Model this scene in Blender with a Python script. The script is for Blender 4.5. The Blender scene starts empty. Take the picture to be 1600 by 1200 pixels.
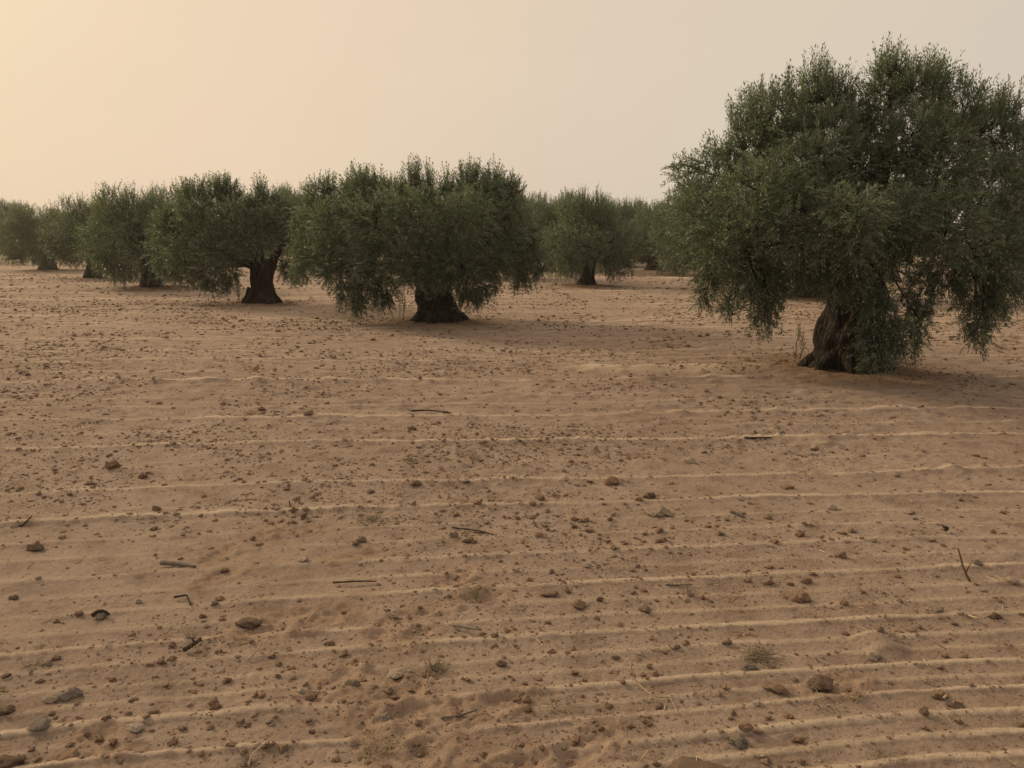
import bpy, math
import numpy as np

S = bpy.context.scene
COL = S.collection

# ------------------------------------------------------------------ camera
CAM_H = 1.6
F_PX = 1202.0                       # focal length in photograph pixels (1600 wide)
PITCH = math.atan(220.0 / F_PX)     # horizon 220 px above the picture's middle
cam_data = bpy.data.cameras.new('camera')
cam_data.sensor_width = 36.0
cam_data.lens = 36.0 * F_PX / 1600.0
cam_data.clip_start = 0.05
cam_data.clip_end = 2000.0
cam = bpy.data.objects.new('camera', cam_data)
COL.objects.link(cam)
cam.location = (0, 0, CAM_H)
cam.rotation_euler = (math.pi / 2 - PITCH, 0, 0)
S.camera = cam

# ------------------------------------------------------------------ light
SUN_AZ = math.radians(-54)          # measured from +Y towards +X
SUN_EL = math.radians(28)
SUN_DIR = np.array([math.sin(SUN_AZ) * math.cos(SUN_EL),
                    math.cos(SUN_AZ) * math.cos(SUN_EL), math.sin(SUN_EL)])
world = bpy.data.worlds.new('World')
S.world = world
world.use_nodes = True
nt = world.node_tree
nt.nodes.clear()


def N(tree, kind, **kw):
    n = tree.nodes.new(kind)
    for k, v in kw.items():
        setattr(n, k, v)
    return n


def L(tree, a, b):
    tree.links.new(a, b)


def math_node(tree, op, a, b=None, clamp=False):
    n = N(tree, 'ShaderNodeMath', operation=op, use_clamp=clamp)
    for i, v in enumerate((a, b)):
        if v is None:
            continue
        if isinstance(v, (int, float)):
            n.inputs[i].default_value = v
        else:
            L(tree, v, n.inputs[i])
    return n.outputs[0]


def mix_rgb(tree, fac, a, b, blend='MIX'):
    n = N(tree, 'ShaderNodeMix', data_type='RGBA', blend_type=blend)
    n.clamp_factor = True
    for sock, v in ((n.inputs['Factor'], fac), (n.inputs[6], a), (n.inputs[7], b)):
        if isinstance(v, (int, float)):
            sock.default_value = v
        elif isinstance(v, tuple):
            sock.default_value = v if len(v) == 4 else (*v, 1.0)
        else:
            L(tree, v, sock)
    return n.outputs[2]


sky = N(nt, 'ShaderNodeTexSky', sky_type='NISHITA')
sky.sun_disc = False
sky.sun_elevation = SUN_EL
sky.sun_rotation = SUN_AZ
sky.air_density = 1.0
sky.dust_density = 7.0
sky.ozone_density = 1.0
tc = N(nt, 'ShaderNodeTexCoord')
dot = N(nt, 'ShaderNodeVectorMath', operation='DOT_PRODUCT')
nrm = N(nt, 'ShaderNodeVectorMath', operation='NORMALIZE')
L(nt, tc.outputs['Generated'], nrm.inputs[0])
L(nt, nrm.outputs[0], dot.inputs[0])
dot.inputs[1].default_value = tuple(SUN_DIR)
d01 = math_node(nt, 'MULTIPLY_ADD', dot.outputs['Value'], 0.5)
d01.node.inputs[2].default_value = 0.5
ramp = N(nt, 'ShaderNodeValToRGB')
cr = ramp.color_ramp
cr.interpolation = 'LINEAR'
stops = [(0.0, (0.42, 0.385, 0.35)), (0.35, (0.54, 0.475, 0.405)), (0.56, (0.725, 0.622, 0.510)), (0.69, (0.755, 0.650, 0.505)), (0.76, (0.785, 0.645, 0.505)),
         (0.84, (0.83, 0.672, 0.49)), (0.90, (0.88, 0.685, 0.50)), (0.962, (0.895, 0.715, 0.48)), (1.0, (1.05, 0.85, 0.56))]
cr.elements[0].position, cr.elements[0].color = stops[0][0], (*stops[0][1], 1)
cr.elements[1].position, cr.elements[1].color = stops[-1][0], (*stops[-1][1], 1)
for p, c in stops[1:-1]:
    e = cr.elements.new(p)
    e.color = (*c, 1)
L(nt, d01, ramp.inputs[0])
bg1 = N(nt, 'ShaderNodeBackground')
L(nt, sky.outputs[0], bg1.inputs[0])
bg1.inputs[1].default_value = 0.05
bg2 = N(nt, 'ShaderNodeBackground')
vn = N(nt, 'ShaderNodeTexNoise')
vn.inputs['Scale'].default_value = 2.6
vn.inputs['Detail'].default_value = 3.0
vm = N(nt, 'ShaderNodeMapping')
vm.inputs['Scale'].default_value = (1, 1, 3.2)
L(nt, nrm.outputs[0], vm.inputs[0])
L(nt, vm.outputs[0], vn.inputs['Vector'])
veil = math_node(nt, 'MULTIPLY_ADD', vn.outputs[0], .07)
veil.node.inputs[2].default_value = .965
vs = N(nt, 'ShaderNodeVectorMath', operation='SCALE')
L(nt, ramp.outputs[0], vs.inputs[0])
L(nt, veil, vs.inputs['Scale'])
L(nt, vs.outputs[0], bg2.inputs[0])
bg2.inputs[1].default_value = 1.0
mixs = N(nt, 'ShaderNodeMixShader')
mixs.inputs[0].default_value = 0.93      # thick dust: most of the sky is the even dust veil
L(nt, bg1.outputs[0], mixs.inputs[1])
L(nt, bg2.outputs[0], mixs.inputs[2])
wo = N(nt, 'ShaderNodeOutputWorld')
L(nt, mixs.outputs[0], wo.inputs[0])

sun_data = bpy.data.lights.new('sun', 'SUN')
sun_data.energy = 2.6
sun_data.angle = math.radians(12)
sun_data.color = (1.0, 0.80, 0.54)
sun = bpy.data.objects.new('sun', sun_data)
COL.objects.link(sun)
sun.location = (-40, 30, 40)
# lamp's -Z looks along -SUN_DIR
sun.rotation_euler = (math.pi / 2 - SUN_EL, 0, -SUN_AZ + math.pi)

S.view_settings.view_transform = 'Standard'
S.view_settings.look = 'None'
S.view_settings.gamma = 1.0
S.view_settings.exposure = 0.0
S.view_settings.use_curve_mapping = False
S.render.engine = 'CYCLES'
S.cycles.max_bounces = 5
S.cycles.diffuse_bounces = 3
S.cycles.glossy_bounces = 2
S.cycles.transmission_bounces = 3
S.cycles.volume_bounces = 0
S.cycles.caustics_reflective = False
S.cycles.caustics_refractive = False

HAZE_DENSITY = 0.0008

# ------------------------------------------------------------------ geometry helpers
ct, st = math.cos(PITCH), math.sin(PITCH)
RIGHT = np.array([1.0, 0, 0])
UPV = np.array([0, st, ct])
FWD = np.array([0, ct, -st])


def ray(px, py):
    return RIGHT * (px - 800.0) + UPV * (600.0 - py) + FWD * F_PX


def at(px, py, z=0.0):
    d = ray(px, py)
    t = (z - CAM_H) / d[2]
    return np.array([d[0] * t, d[1] * t, z])


def at_depth(px, py, Y):
    d = ray(px, py)
    t = Y / d[1]
    return np.array([d[0] * t, Y, CAM_H + d[2] * t])


def norm(v):
    return v / np.maximum(np.linalg.norm(v, axis=-1, keepdims=True), 1e-9)


def make_mesh(name, V, Fc, smooth=True, mat=None):
    """V (n,3); Fc a list of (m,k) integer arrays, one per polygon size."""
    if isinstance(Fc, np.ndarray):
        Fc = [Fc]
    me = bpy.data.meshes.new(name)
    V = np.asarray(V, dtype=np.float32)
    me.vertices.add(len(V))
    me.vertices.foreach_set('co', V.ravel())
    loops = np.concatenate([f.ravel() for f in Fc]).astype(np.int32)
    sizes = np.concatenate([np.full(len(f), f.shape[1]) for f in Fc])
    starts = np.concatenate([[0], np.cumsum(sizes)[:-1]]).astype(np.int32)
    me.loops.add(len(loops))
    me.loops.foreach_set('vertex_index', loops)
    me.polygons.add(len(sizes))
    me.polygons.foreach_set('loop_start', starts)
    me.update(calc_edges=True)
    me.polygons.foreach_set('use_smooth', np.full(len(sizes), bool(smooth)))
    if mat:
        me.materials.append(mat)
    return me


def add_attr(me, name, values, domain='POINT'):
    a = me.attributes.new(name, 'FLOAT', domain)
    a.data.foreach_set('value', np.asarray(values, dtype=np.float32))


def link(name, me, parent=None, loc=None):
    o = bpy.data.objects.new(name, me)
    COL.objects.link(o)
    if parent is not None:
        o.parent = parent
    if loc is not None:
        o.location = tuple(loc)
    return o


def tag(o, label, cat, group=None, kind=None):
    if label:
        o['label'] = label
    if cat:
        o['category'] = cat
    if group:
        o['group'] = group
    if kind:
        o['kind'] = kind
    return o


def copy_tree(o, parent=None):
    c = o.copy()
    COL.objects.link(c)
    if parent is not None:
        c.parent = parent
    for ch in list(o.children):
        copy_tree(ch, c)
    return c


# value noise
_rs = np.random.RandomState(7)
_perm = _rs.permutation(512)
_perm = np.concatenate([_perm, _perm])
_val = _rs.uniform(-1, 1, 512)


def vnoise(x, y, seed=0):
    xi = np.floor(x).astype(np.int64)
    yi = np.floor(y).astype(np.int64)
    fx, fy = x - xi, y - yi
    fx = fx * fx * fx * (fx * (fx * 6 - 15) + 10)
    fy = fy * fy * fy * (fy * (fy * 6 - 15) + 10)

    def h(a, b):
        return _val[_perm[(_perm[(a + seed * 17) & 511] + b) & 511]]
    v0 = h(xi, yi) * (1 - fx) + h(xi + 1, yi) * fx
    v1 = h(xi, yi + 1) * (1 - fx) + h(xi + 1, yi + 1) * fx
    return v0 * (1 - fy) + v1 * fy


def fbm(x, y, octs=4, seed=0, gain=0.5):
    s, a = 0.0, 1.0
    for k in range(octs):
        s = s + a * vnoise(x * 2 ** k + 3.7 * k, y * 2 ** k - 1.3 * k, seed + k)
        a *= gain
    return s


def sstep(a, b, x):
    t = np.clip((x - a) / (b - a), 0, 1)
    return t * t * (3 - 2 * t)


# ------------------------------------------------------------------ terrain
TREES_AT = {}     # name -> base x, y, used for the low untilled mounds
for key, px, py in (('t1', 1322, 578), ('t2', 684, 501), ('t3', 410, 473), ('t4', 236, 450), ('t5', 145, 434),
                    ('t6', 76, 422), ('b1', 1262, 467), ('b2', 917, 448), ('b3', 1020, 422)):
    TREES_AT[key] = at(px, py)[:2]

crest_px = [(744, 1.0), (783, 1.05), (1059, 1.15), (1106, .95), (1150, 1.0), (1185, .8), (1010, .7), (980, .7), (953, .8),
            (904, .95), (930, .45), (857, .65), (830, .4), (808, .3), (880, .4), (686, .95), (715, .3), (646, .9), (665, .3),
            (592, 1.0), (615, .35), (627, .4), (578, .5), (563, .6), (1032, .4), (1083, .35), (1225, .9), (1265, .9), (1310, .8)]
_cu = [at(800, y)[1] for y, a in crest_px]
_ca = [a for y, a in crest_px]
_y = at(800, 563)[1] + .3
_r2 = np.random.RandomState(3)
while _y < 60:
    _cu.append(_y)
    _ca.append(_r2.uniform(.25, .95))
    _y += _r2.uniform(.22, .5)
_o = np.argsort(_cu)
CU, CA = np.array(_cu)[_o], np.array(_ca)[_o]

# footprints across the furrows: (px, py, length m, width m, angle)
PRINTS = [(345, 850, .27, .10, 1.2), (350, 880, .27, .10, 1.0), (300, 745, .28, .11, .4), (395, 975, .22, .10, .2),
          (455, 945, .27, .10, .5), (505, 950, .27, .11, .8), (520, 1045, .27, .10, 1.0), (600, 965, .24, .10, 1.2),
          (625, 1060, .24, .10, .9), (575, 1100, .27, .11, 1.9), (640, 1090, .25, .10, .4), (705, 925, .27, .10, .6),
          (745, 920, .26, .10, .3), (665, 1150, .28, .11, 1.0), (720, 885, .24, .10, .9), (460, 815, .3, .12, .2),
          (555, 855, .28, .10, .4), (650, 975, .22, .09, 1.1), (770, 1080, .24, .10, .5), (915, 1145, .26, .11, .8),
          (800, 1180, .26, .11, .6), (1310, 1050, .2, .1, .3), (165, 1140, .18, .10, 2.4)]
PR = [(at(a, b)[0], at(a, b)[1], l, w, an) for a, b, l, w, an in PRINTS]
MOUNDS = [(1378, 990, .052, .12), (1490, 731, .045, .12), (420, 1078, .03, .17), (1060, 577, .0, .4)]
MD = [(at(a, b)[0], at(a, b)[1], h, r) for a, b, h, r in MOUNDS]
BERM = (at(930, 576), at(1190, 579))


def furrow_u(x, y):
    yy = np.maximum(y, 1.2)
    s = .15 * np.exp(-(yy - 2.2) / 3.8)
    c = .024 * np.exp(-(yy - 2.4) / 1.3)
    xs = np.clip(x, -6, 6)
    u = y - s * x + c * xs * xs
    u = u + .035 * vnoise(x * .55, y * .9, 11) + .006 * vnoise(x * 2.3, y * 2.1, 12) + .004 * vnoise(x * 9, y * 6, 13)
    return u


def terrain(x, y, full=False):
    x = np.asarray(x, dtype=float)
    y = np.asarray(y, dtype=float)
    base = .05 * vnoise(x * .13, y * .13, 1) + .02 * vnoise(x * .5, y * .5, 2)
    far = sstep(40, 90, y)
    base = base * (1 + far)
    u = furrow_u(x, y)
    k = np.clip(np.searchsorted(CU, u) - 1, 0, len(CU) - 2)
    a0, a1 = CA[k], CA[k + 1]
    sp = CU[k + 1] - CU[k]
    f = np.clip((u - CU[k]) / sp, 0, 1)
    mod = lambda kk: np.clip(.80 + .45 * vnoise(x * .6 + kk * 3.1, kk * 7.7 + 0 * x, 5) + .24 * vnoise(x * 3.1 + kk * 1.9, kk * 5.3 + 0 * x, 6), .05, 1.4)
    A0, A1 = a0 * mod(k), a1 * mod(k + 1)
    amp = .028 * np.clip(sp / .19, .65, 1.25) * (1 + .45 * sstep(6, 11, y))
    jag = .02 * vnoise(x * 11, 3.3 * k, 14) + .02 * vnoise(x * 31, 1.7 * k, 15)
    f = np.clip(f + jag * np.sin(np.pi * f), 0, 1)
    back = 1 - sstep(.06, .46, f)
    front = .5 * np.clip((f - .18) / .82, 0, 1) ** 1.2 + .5 * sstep(.84, .985, f)
    fur = amp * (A0 * back + A1 * front)
    # paler colour in a narrow band along each ridge crest
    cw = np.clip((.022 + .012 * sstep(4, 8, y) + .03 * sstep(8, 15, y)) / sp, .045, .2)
    crest_pale = np.maximum(np.clip(A0, 0, 1) * (1 - sstep(.6 * cw, 1.7 * cw, f)), np.clip(A1, 0, 1) * sstep(1 - .55 * cw, 1 - .2 * cw, f))
    fade = 1 - .6 * sstep(16, 45, y)
    under = np.zeros_like(x)
    mound = np.zeros_like(x)
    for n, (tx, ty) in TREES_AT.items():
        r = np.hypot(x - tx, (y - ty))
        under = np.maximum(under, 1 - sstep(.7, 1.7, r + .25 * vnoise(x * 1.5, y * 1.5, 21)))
        mound += .07 * np.exp(-(r / 1.1) ** 2)
    fresh = np.zeros_like(x)
    pr = np.zeros_like(x)
    near = (y < 7) & (np.abs(x) < 6)
    for fx, fy, l, w, an in PR:
        dx, dy = x - fx, y - fy
        ca, sa = math.cos(an), math.sin(an)
        p, q = (dx * ca + dy * sa) / (l * .44), (-dx * sa + dy * ca) / (w * .48)
        rr = np.sqrt(p * p + q * q) + .18 * vnoise(x * 14, y * 14, 31)
        inside = 1 - sstep(.55, 1.15, rr)
        rim = np.exp(-((rr - 1.45) / .33) ** 2)
        pr += -.0085 * inside + .005 * rim * (1 + 1.4 * vnoise(x * 25, y * 25, 32) + .8 * vnoise(x * 55, y * 55, 34))
        fresh = np.maximum(fresh, np.clip(inside * .8 + rim * .9 + .5 * (1 - sstep(1.2, 2.6, rr)), 0, 1))
    # scuffed band where somebody walked
    d = np.abs((x - (-1.45 + (4.1 - y) * .62)))
    scuff = (1 - sstep(.1, .6, d)) * (1 - sstep(4.6, 5.4, y)) * near * np.clip(.5 + .9 * vnoise(x * 3, y * 3, 33), 0, 1)
    fresh = np.maximum(fresh, .6 * scuff)
    fur = fur * fade * (1 - under) * (1 - .5 * scuff)
    crest_pale = crest_pale * (1 - under) * (1 - .6 * scuff) * (1 - np.clip(fresh, 0, 1) * .7)
    md = np.zeros_like(x)
    for mx, my, h, r in MD:
        if h:
            rr = np.hypot(x - mx, y - my) / r
            md += h * np.clip(1 - rr, 0, 1) ** 1.1
    # small turned-up berm of loose sand left of the big tree
    t = np.clip((x - BERM[0][0]) / (BERM[1][0] - BERM[0][0]), -.3, 1.3)
    by = BERM[0][1] + (BERM[1][1] - BERM[0][1]) * t + .06 * vnoise(x * 1.5, 0 * x, 41)
    along = sstep(-.25, .1, t) * (1 - sstep(.95, 1.3, t))
    prof = np.where(y < by, np.clip(1 - (by - y) / .28, 0, 1), np.clip(1 - (y - by) / .5, 0, 1))
    berm = along * prof * (1 + .4 * vnoise(x * 3, y * 3, 42))
    md += .085 * berm
    lod = 1 - sstep(9, 24, y)
    rough = .0022 * fbm(x * 7, y * 9, 3, 51) + (.0016 + .0016 * sstep(3, 6, y)) * vnoise(x * 34, y * 40, 55) + .0022 * vnoise(x * 70, y * 78, 56) * lod
    rough = rough + scuff * .005 * vnoise(x * 22, y * 24, 57) + fresh * (.0045 * vnoise(x * 42, y * 42, 58) + .004 * vnoise(x * 75, y * 75, 59))
    # crusty lumps, on the lee of the ridges, small against the furrows
    bare = np.clip(.45 + .75 * vnoise(x * .9, y * 1.1, 65), .08, 1.2)
    lump = bare * (np.clip(vnoise(x * 19, y * 24, 61) - .36, 0, 1) * (.010 + .014 * sstep(3, 6, y)) + np.clip(vnoise(x * 43, y * 50, 64) - .42, 0, 1) * .016 * lod)
    mid = sstep(4, 8, y) * (1 - sstep(30, 60, y))
    rough = rough + mid * (.004 * vnoise(x * 3.2, y * 4.6, 62) + .006 * vnoise(x * 1.1, u * 9, 66) + .004 * vnoise(x * 2.6, u * 21, 67) + np.clip(vnoise(x * 5.0, u * 12.5, 63) - .2, 0, 1) * .034)
    z = base + fur + mound + pr + md + rough + lump
    # level off close to where the trees and the camera were measured: keep the mean at zero
    z = z - .012
    if full:
        return z, fresh, np.maximum(np.clip(berm, 0, 1), crest_pale * (.9 + .3 * vnoise(x * 2.2, y * 2.2, 16))), under
    return z


# ------------------------------------------------------------------ materials
def new_mat(name):
    m = bpy.data.materials.new(name)
    m.use_nodes = True
    t = m.node_tree
    t.nodes.clear()
    out = N(t, 'ShaderNodeOutputMaterial')
    return m, t, out


def noise_tex(t, scale, detail=4.0, rough=.55, coord=None, dims='3D'):
    n = N(t, 'ShaderNodeTexNoise', noise_dimensions=dims)
    n.inputs['Scale'].default_value = scale
    n.inputs['Detail'].default_value = detail
    n.inputs['Roughness'].default_value = rough
    if coord is not None:
        L(t, coord, n.inputs['Vector'])
    return n


def ramp_node(t, fac, stops):
    r = N(t, 'ShaderNodeValToRGB')
    e = r.color_ramp.elements
    e[0].position, e[0].color = stops[0][0], (*stops[0][1], 1)
    e[1].position, e[1].color = stops[-1][0], (*stops[-1][1], 1)
    for p, c in stops[1:-1]:
        x = e.new(p)
        x.color = (*c, 1)
    L(t, fac, r.inputs[0])
    return r.outputs[0]


def ground_material():
    m, t, out = new_mat('tilled_sand')
    geo = N(t, 'ShaderNodeNewGeometry')
    pos = geo.outputs['Position']
    big = noise_tex(t, .55, 4, .6, pos)
    med = noise_tex(t, 5.0, 5, .6, pos)
    fine = noise_tex(t, 60.0, 5, .7, pos)
    grain = noise_tex(t, 420.0, 3, .7, pos)
    col = ramp_node(t, big.outputs[0], [(.3, (.306, .225, .171)), (.55, (.341, .257, .200)), (.75, (.374, .286, .224))])
    c2 = ramp_node(t, med.outputs[0], [(.32, (.76, .73, .70)), (.5, (1, 1, 1)), (.68, (1.13, 1.12, 1.10))])
    col = mix_rgb(t, 1.0, col, c2, 'MULTIPLY')
    c3 = ramp_node(t, fine.outputs[0], [(.34, (.74, .70, .66)), (.5, (1, 1, 1)), (.7, (1.12, 1.11, 1.1))])
    col = mix_rgb(t, .8, col, c3, 'MULTIPLY')
    c4 = ramp_node(t, grain.outputs[0], [(.35, (.86, .84, .82)), (.65, (1.12, 1.12, 1.12))])
    col = mix_rgb(t, .7, col, c4, 'MULTIPLY')
    fr = N(t, 'ShaderNodeAttribute', attribute_name='fresh')
    brm = N(t, 'ShaderNodeAttribute', attribute_name='pale_sand')
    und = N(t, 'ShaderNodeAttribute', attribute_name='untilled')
    fcol = mix_rgb(t, med.outputs[0], (.33, .195, .112), (.42, .275, .17))
    ff = math_node(t, 'MULTIPLY', fr.outputs['Fac'], .30)
    col = mix_rgb(t, ff, col, fcol)
    col = mix_rgb(t, math_node(t, 'MULTIPLY', brm.outputs['Fac'], .85), col, mix_rgb(t, fine.outputs[0], (.54, .41, .29), (.66, .52, .38)))  # paler colour on the berm and along the furrow crests
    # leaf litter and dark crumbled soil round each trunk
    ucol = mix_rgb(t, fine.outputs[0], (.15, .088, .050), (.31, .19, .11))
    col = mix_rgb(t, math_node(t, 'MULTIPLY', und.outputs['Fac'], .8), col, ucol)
    b = N(t, 'ShaderNodeBsdfPrincipled')
    L(t, col, b.inputs['Base Color'])
    b.inputs['Roughness'].default_value = .95
    b.inputs['Specular IOR Level'].default_value = .12
    bump = N(t, 'ShaderNodeBump')
    bump.inputs['Strength'].default_value = .8
    bump.inputs['Distance'].default_value = .02
    hh = math_node(t, 'ADD', fine.outputs[0], math_node(t, 'MULTIPLY', grain.outputs[0], .25))
    L(t, hh, bump.inputs['Height'])
    L(t, bump.outputs[0], b.inputs['Normal'])
    L(t, b.outputs[0], out.inputs[0])
    return m


def soil_material(name, stops, bump=.4, scale=30, rough=.95):
    m, t, out = new_mat(name)
    tcn = N(t, 'ShaderNodeTexCoord')
    oi = N(t, 'ShaderNodeObjectInfo')
    add = N(t, 'ShaderNodeVectorMath', operation='ADD')
    L(t, tcn.outputs['Object'], add.inputs[0])
    L(t, oi.outputs['Random'], add.inputs[1])
    n = noise_tex(t, scale, 5, .65, add.outputs[0])
    at_ = N(t, 'ShaderNodeAttribute', attribute_name='tint')
    at_.attribute_type = 'INSTANCER' if name == 'crumb_soil' else 'GEOMETRY'
    v = math_node(t, 'ADD', math_node(t, 'MULTIPLY', n.outputs[0], .6),
                  math_node(t, 'ADD', math_node(t, 'MULTIPLY', oi.outputs['Random'], .25), math_node(t, 'MULTIPLY', at_.outputs['Fac'], .35)))
    col = ramp_node(t, v, stops)
    b = N(t, 'ShaderNodeBsdfPrincipled')
    L(t, col, b.inputs['Base Color'])
    b.inputs['Roughness'].default_value = rough
    b.inputs['Specular IOR Level'].default_value = .15
    bp = N(t, 'ShaderNodeBump')
    bp.inputs['Strength'].default_value = bump
    bp.inputs['Distance'].default_value = .006
    n2 = noise_tex(t, scale * 4, 4, .7, tcn.outputs['Object'])
    L(t, n2.outputs[0], bp.inputs['Height'])
    L(t, bp.outputs[0], b.inputs['Normal'])
    L(t, b.outputs[0], out.inputs[0])
    return m


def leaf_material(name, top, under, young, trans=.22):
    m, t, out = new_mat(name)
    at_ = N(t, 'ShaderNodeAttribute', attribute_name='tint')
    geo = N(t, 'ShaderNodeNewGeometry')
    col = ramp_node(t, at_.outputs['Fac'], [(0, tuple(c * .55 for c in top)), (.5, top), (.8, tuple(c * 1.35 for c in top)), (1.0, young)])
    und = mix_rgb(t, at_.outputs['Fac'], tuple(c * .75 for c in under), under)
    col = mix_rgb(t, geo.outputs['Backfacing'], col, und)
    b = N(t, 'ShaderNodeBsdfPrincipled')
    L(t, col, b.inputs['Base Color'])
    b.inputs['Roughness'].default_value = .42
    b.inputs['Specular IOR Level'].default_value = .5
    tr = N(t, 'ShaderNodeBsdfTranslucent')
    tcol = mix_rgb(t, 1.0, col, (1.3, 1.5, .7), 'MULTIPLY')
    L(t, tcol, tr.inputs[0])
    mx = N(t, 'ShaderNodeMixShader')
    mx.inputs[0].default_value = trans
    L(t, b.outputs[0], mx.inputs[1])
    L(t, tr.outputs[0], mx.inputs[2])
    L(t, mx.outputs[0], out.inputs[0])
    return m


def bark_material():
    m, t, out = new_mat('olive_bark')
    tcn = N(t, 'ShaderNodeTexCoord')
    mp = N(t, 'ShaderNodeMapping')
    mp.inputs['Scale'].default_value = (1, 1, .28)
    L(t, tcn.outputs['Object'], mp.inputs[0])
    n = noise_tex(t, 14, 6, .68, mp.outputs[0])
    n2 = noise_tex(t, 3.2, 4, .6, tcn.outputs['Object'])
    v = N(t, 'ShaderNodeTexVoronoi', feature='DISTANCE_TO_EDGE')
    v.inputs['Scale'].default_value = 17
    L(t, mp.outputs[0], v.inputs['Vector'])
    col = ramp_node(t, n.outputs[0], [(.3, (.014, .011, .009)), (.5, (.042, .035, .028)), (.72, (.105, .088, .070))])
    c2 = ramp_node(t, n2.outputs[0], [(.35, (.6, .57, .54)), (.65, (1.2, 1.15, 1.08))])
    col = mix_rgb(t, .9, col, c2, 'MULTIPLY')
    crack = ramp_node(t, v.outputs[0], [(.0, (.35, .33, .31)), (.12, (1, 1, 1)), (1.0, (1.15, 1.13, 1.1))])
    col = mix_rgb(t, 1.0, col, crack, 'MULTIPLY')
    b = N(t, 'ShaderNodeBsdfPrincipled')
    L(t, col, b.inputs['Base Color'])
    b.inputs['Roughness'].default_value = .92
    b.inputs['Specular IOR Level'].default_value = .15
    bp = N(t, 'ShaderNodeBump')
    bp.inputs['Strength'].default_value = .9
    bp.inputs['Distance'].default_value = .06
    hh = math_node(t, 'ADD', n.outputs[0], math_node(t, 'MULTIPLY', v.outputs[0], .9))
    L(t, hh, bp.inputs['Height'])
    L(t, bp.outputs[0], b.inputs['Normal'])
    L(t, b.outputs[0], out.inputs[0])
    return m


M_GROUND = ground_material()
M_CLOD = soil_material('clod_soil', [(.25, (.165, .106, .068)), (.55, (.245, .165, .110)), (.9, (.33, .235, .162))])
M_RED = soil_material('red_clod_soil', [(.25, (.145, .084, .052)), (.55, (.222, .138, .088)), (.9, (.31, .205, .135))])
M_DARK = soil_material('dark_clod_soil', [(.25, (.10, .066, .045)), (.55, (.155, .106, .073)), (.9, (.24, .17, .118))])
M_PALE = soil_material('pale_limestone', [(.25, (.23, .17, .12)), (.5, (.34, .27, .205)), (.9, (.50, .43, .345))], .5)
M_GREY = soil_material('grey_stone', [(.25, (.15, .115, .085)), (.5, (.22, .18, .145)), (.9, (.33, .285, .24))], .5)
M_CRUMB = soil_material('crumb_soil', [(.2, (.10, .064, .041)), (.55, (.175, .118, .078)), (.85, (.28, .20, .14)), (1.0, (.42, .33, .24))], .2, 12)
M_WOOD = soil_material('dry_dark_wood', [(.25, (.035, .025, .018)), (.55, (.075, .055, .04)), (.9, (.16, .125, .095))], .5, 40)
M_GWOOD = soil_material('weathered_wood', [(.25, (.09, .075, .06)), (.55, (.18, .15, .12)), (.9, (.30, .26, .21))], .5, 40)
M_STRAW = soil_material('dry_straw', [(.2, (.30, .215, .135)), (.55, (.44, .34, .22)), (.9, (.56, .45, .31))], .2, 20)
M_GREYWEED = soil_material('grey_dry_weed', [(.2, (.15, .125, .085)), (.55, (.24, .195, .13)), (.9, (.34, .28, .195))], .2, 20)
M_BARK = bark_material()
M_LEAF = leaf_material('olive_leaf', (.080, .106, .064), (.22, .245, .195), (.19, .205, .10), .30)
M_LEAF2 = leaf_material('weed_leaf', (.07, .07, .03), (.10, .10, .06), (.14, .12, .05))
M_SCRUB = leaf_material('grey_scrub_leaf', (.10, .085, .058), (.13, .11, .08), (.17, .145, .09))
M_BANK = soil_material('bank_earth', [(.2, (.22, .16, .11)), (.55, (.32, .24, .165)), (.9, (.42, .33, .24))], .3, 3)


# ------------------------------------------------------------------ ground mesh
def build_ground():
    ys = [-60, -30, -15, -8, -4, -2, -.5, .4, 1.0]
    y = 1.3
    while y < 26:
        ys.append(y)
        y += max(.0075, .0036 * y if y < 9 else .0036 * 9 + .014 * (y - 9))
    while y < 600:
        ys.append(y)
        y *= 1.03
    ys = np.array(ys)
    # columns dense in the middle, wide margins either side
    s = np.linspace(-1, 1, 661)
    w = 1.05 * np.maximum(np.abs(ys), 1.6) + 1.1
    w = np.where(ys < 1.2, 8 + np.abs(ys), w)
    sx = np.sign(s) * np.where(np.abs(s) < .8, np.abs(s) / .8 * .8, .8 + (np.abs(s) - .8) + ((np.abs(s) - .8) / .2) ** 4 * 3.0)
    X = np.clip(w[:, None] * sx[None, :], -640 - .5 * s[None, :] ** 2, 640 + .5 * s[None, :] ** 2)
    X = X + 1e-4 * np.arange(len(s))[None, :]
    Y = np.repeat(ys[:, None], len(s), 1)
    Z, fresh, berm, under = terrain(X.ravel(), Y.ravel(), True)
    far = 1 - sstep(200, 500, np.hypot(X.ravel(), Y.ravel()))
    Z = Z * far
    V = np.stack([X.ravel(), Y.ravel(), Z], 1)
    nr, nc = X.shape
    i = (np.arange(nr - 1)[:, None] * nc + np.arange(nc - 1)[None, :]).ravel()
    Fc = np.stack([i, i + 1, i + nc + 1, i + nc], 1)
    me = make_mesh('ground', V, Fc, True, M_GROUND)
    add_attr(me, 'fresh', fresh)
    add_attr(me, 'pale_sand', np.clip(berm, 0, 1))
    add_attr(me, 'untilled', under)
    o = link('ground', me)
    o['kind'] = 'structure'
    print('ground quads', len(Fc))


build_ground()


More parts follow.
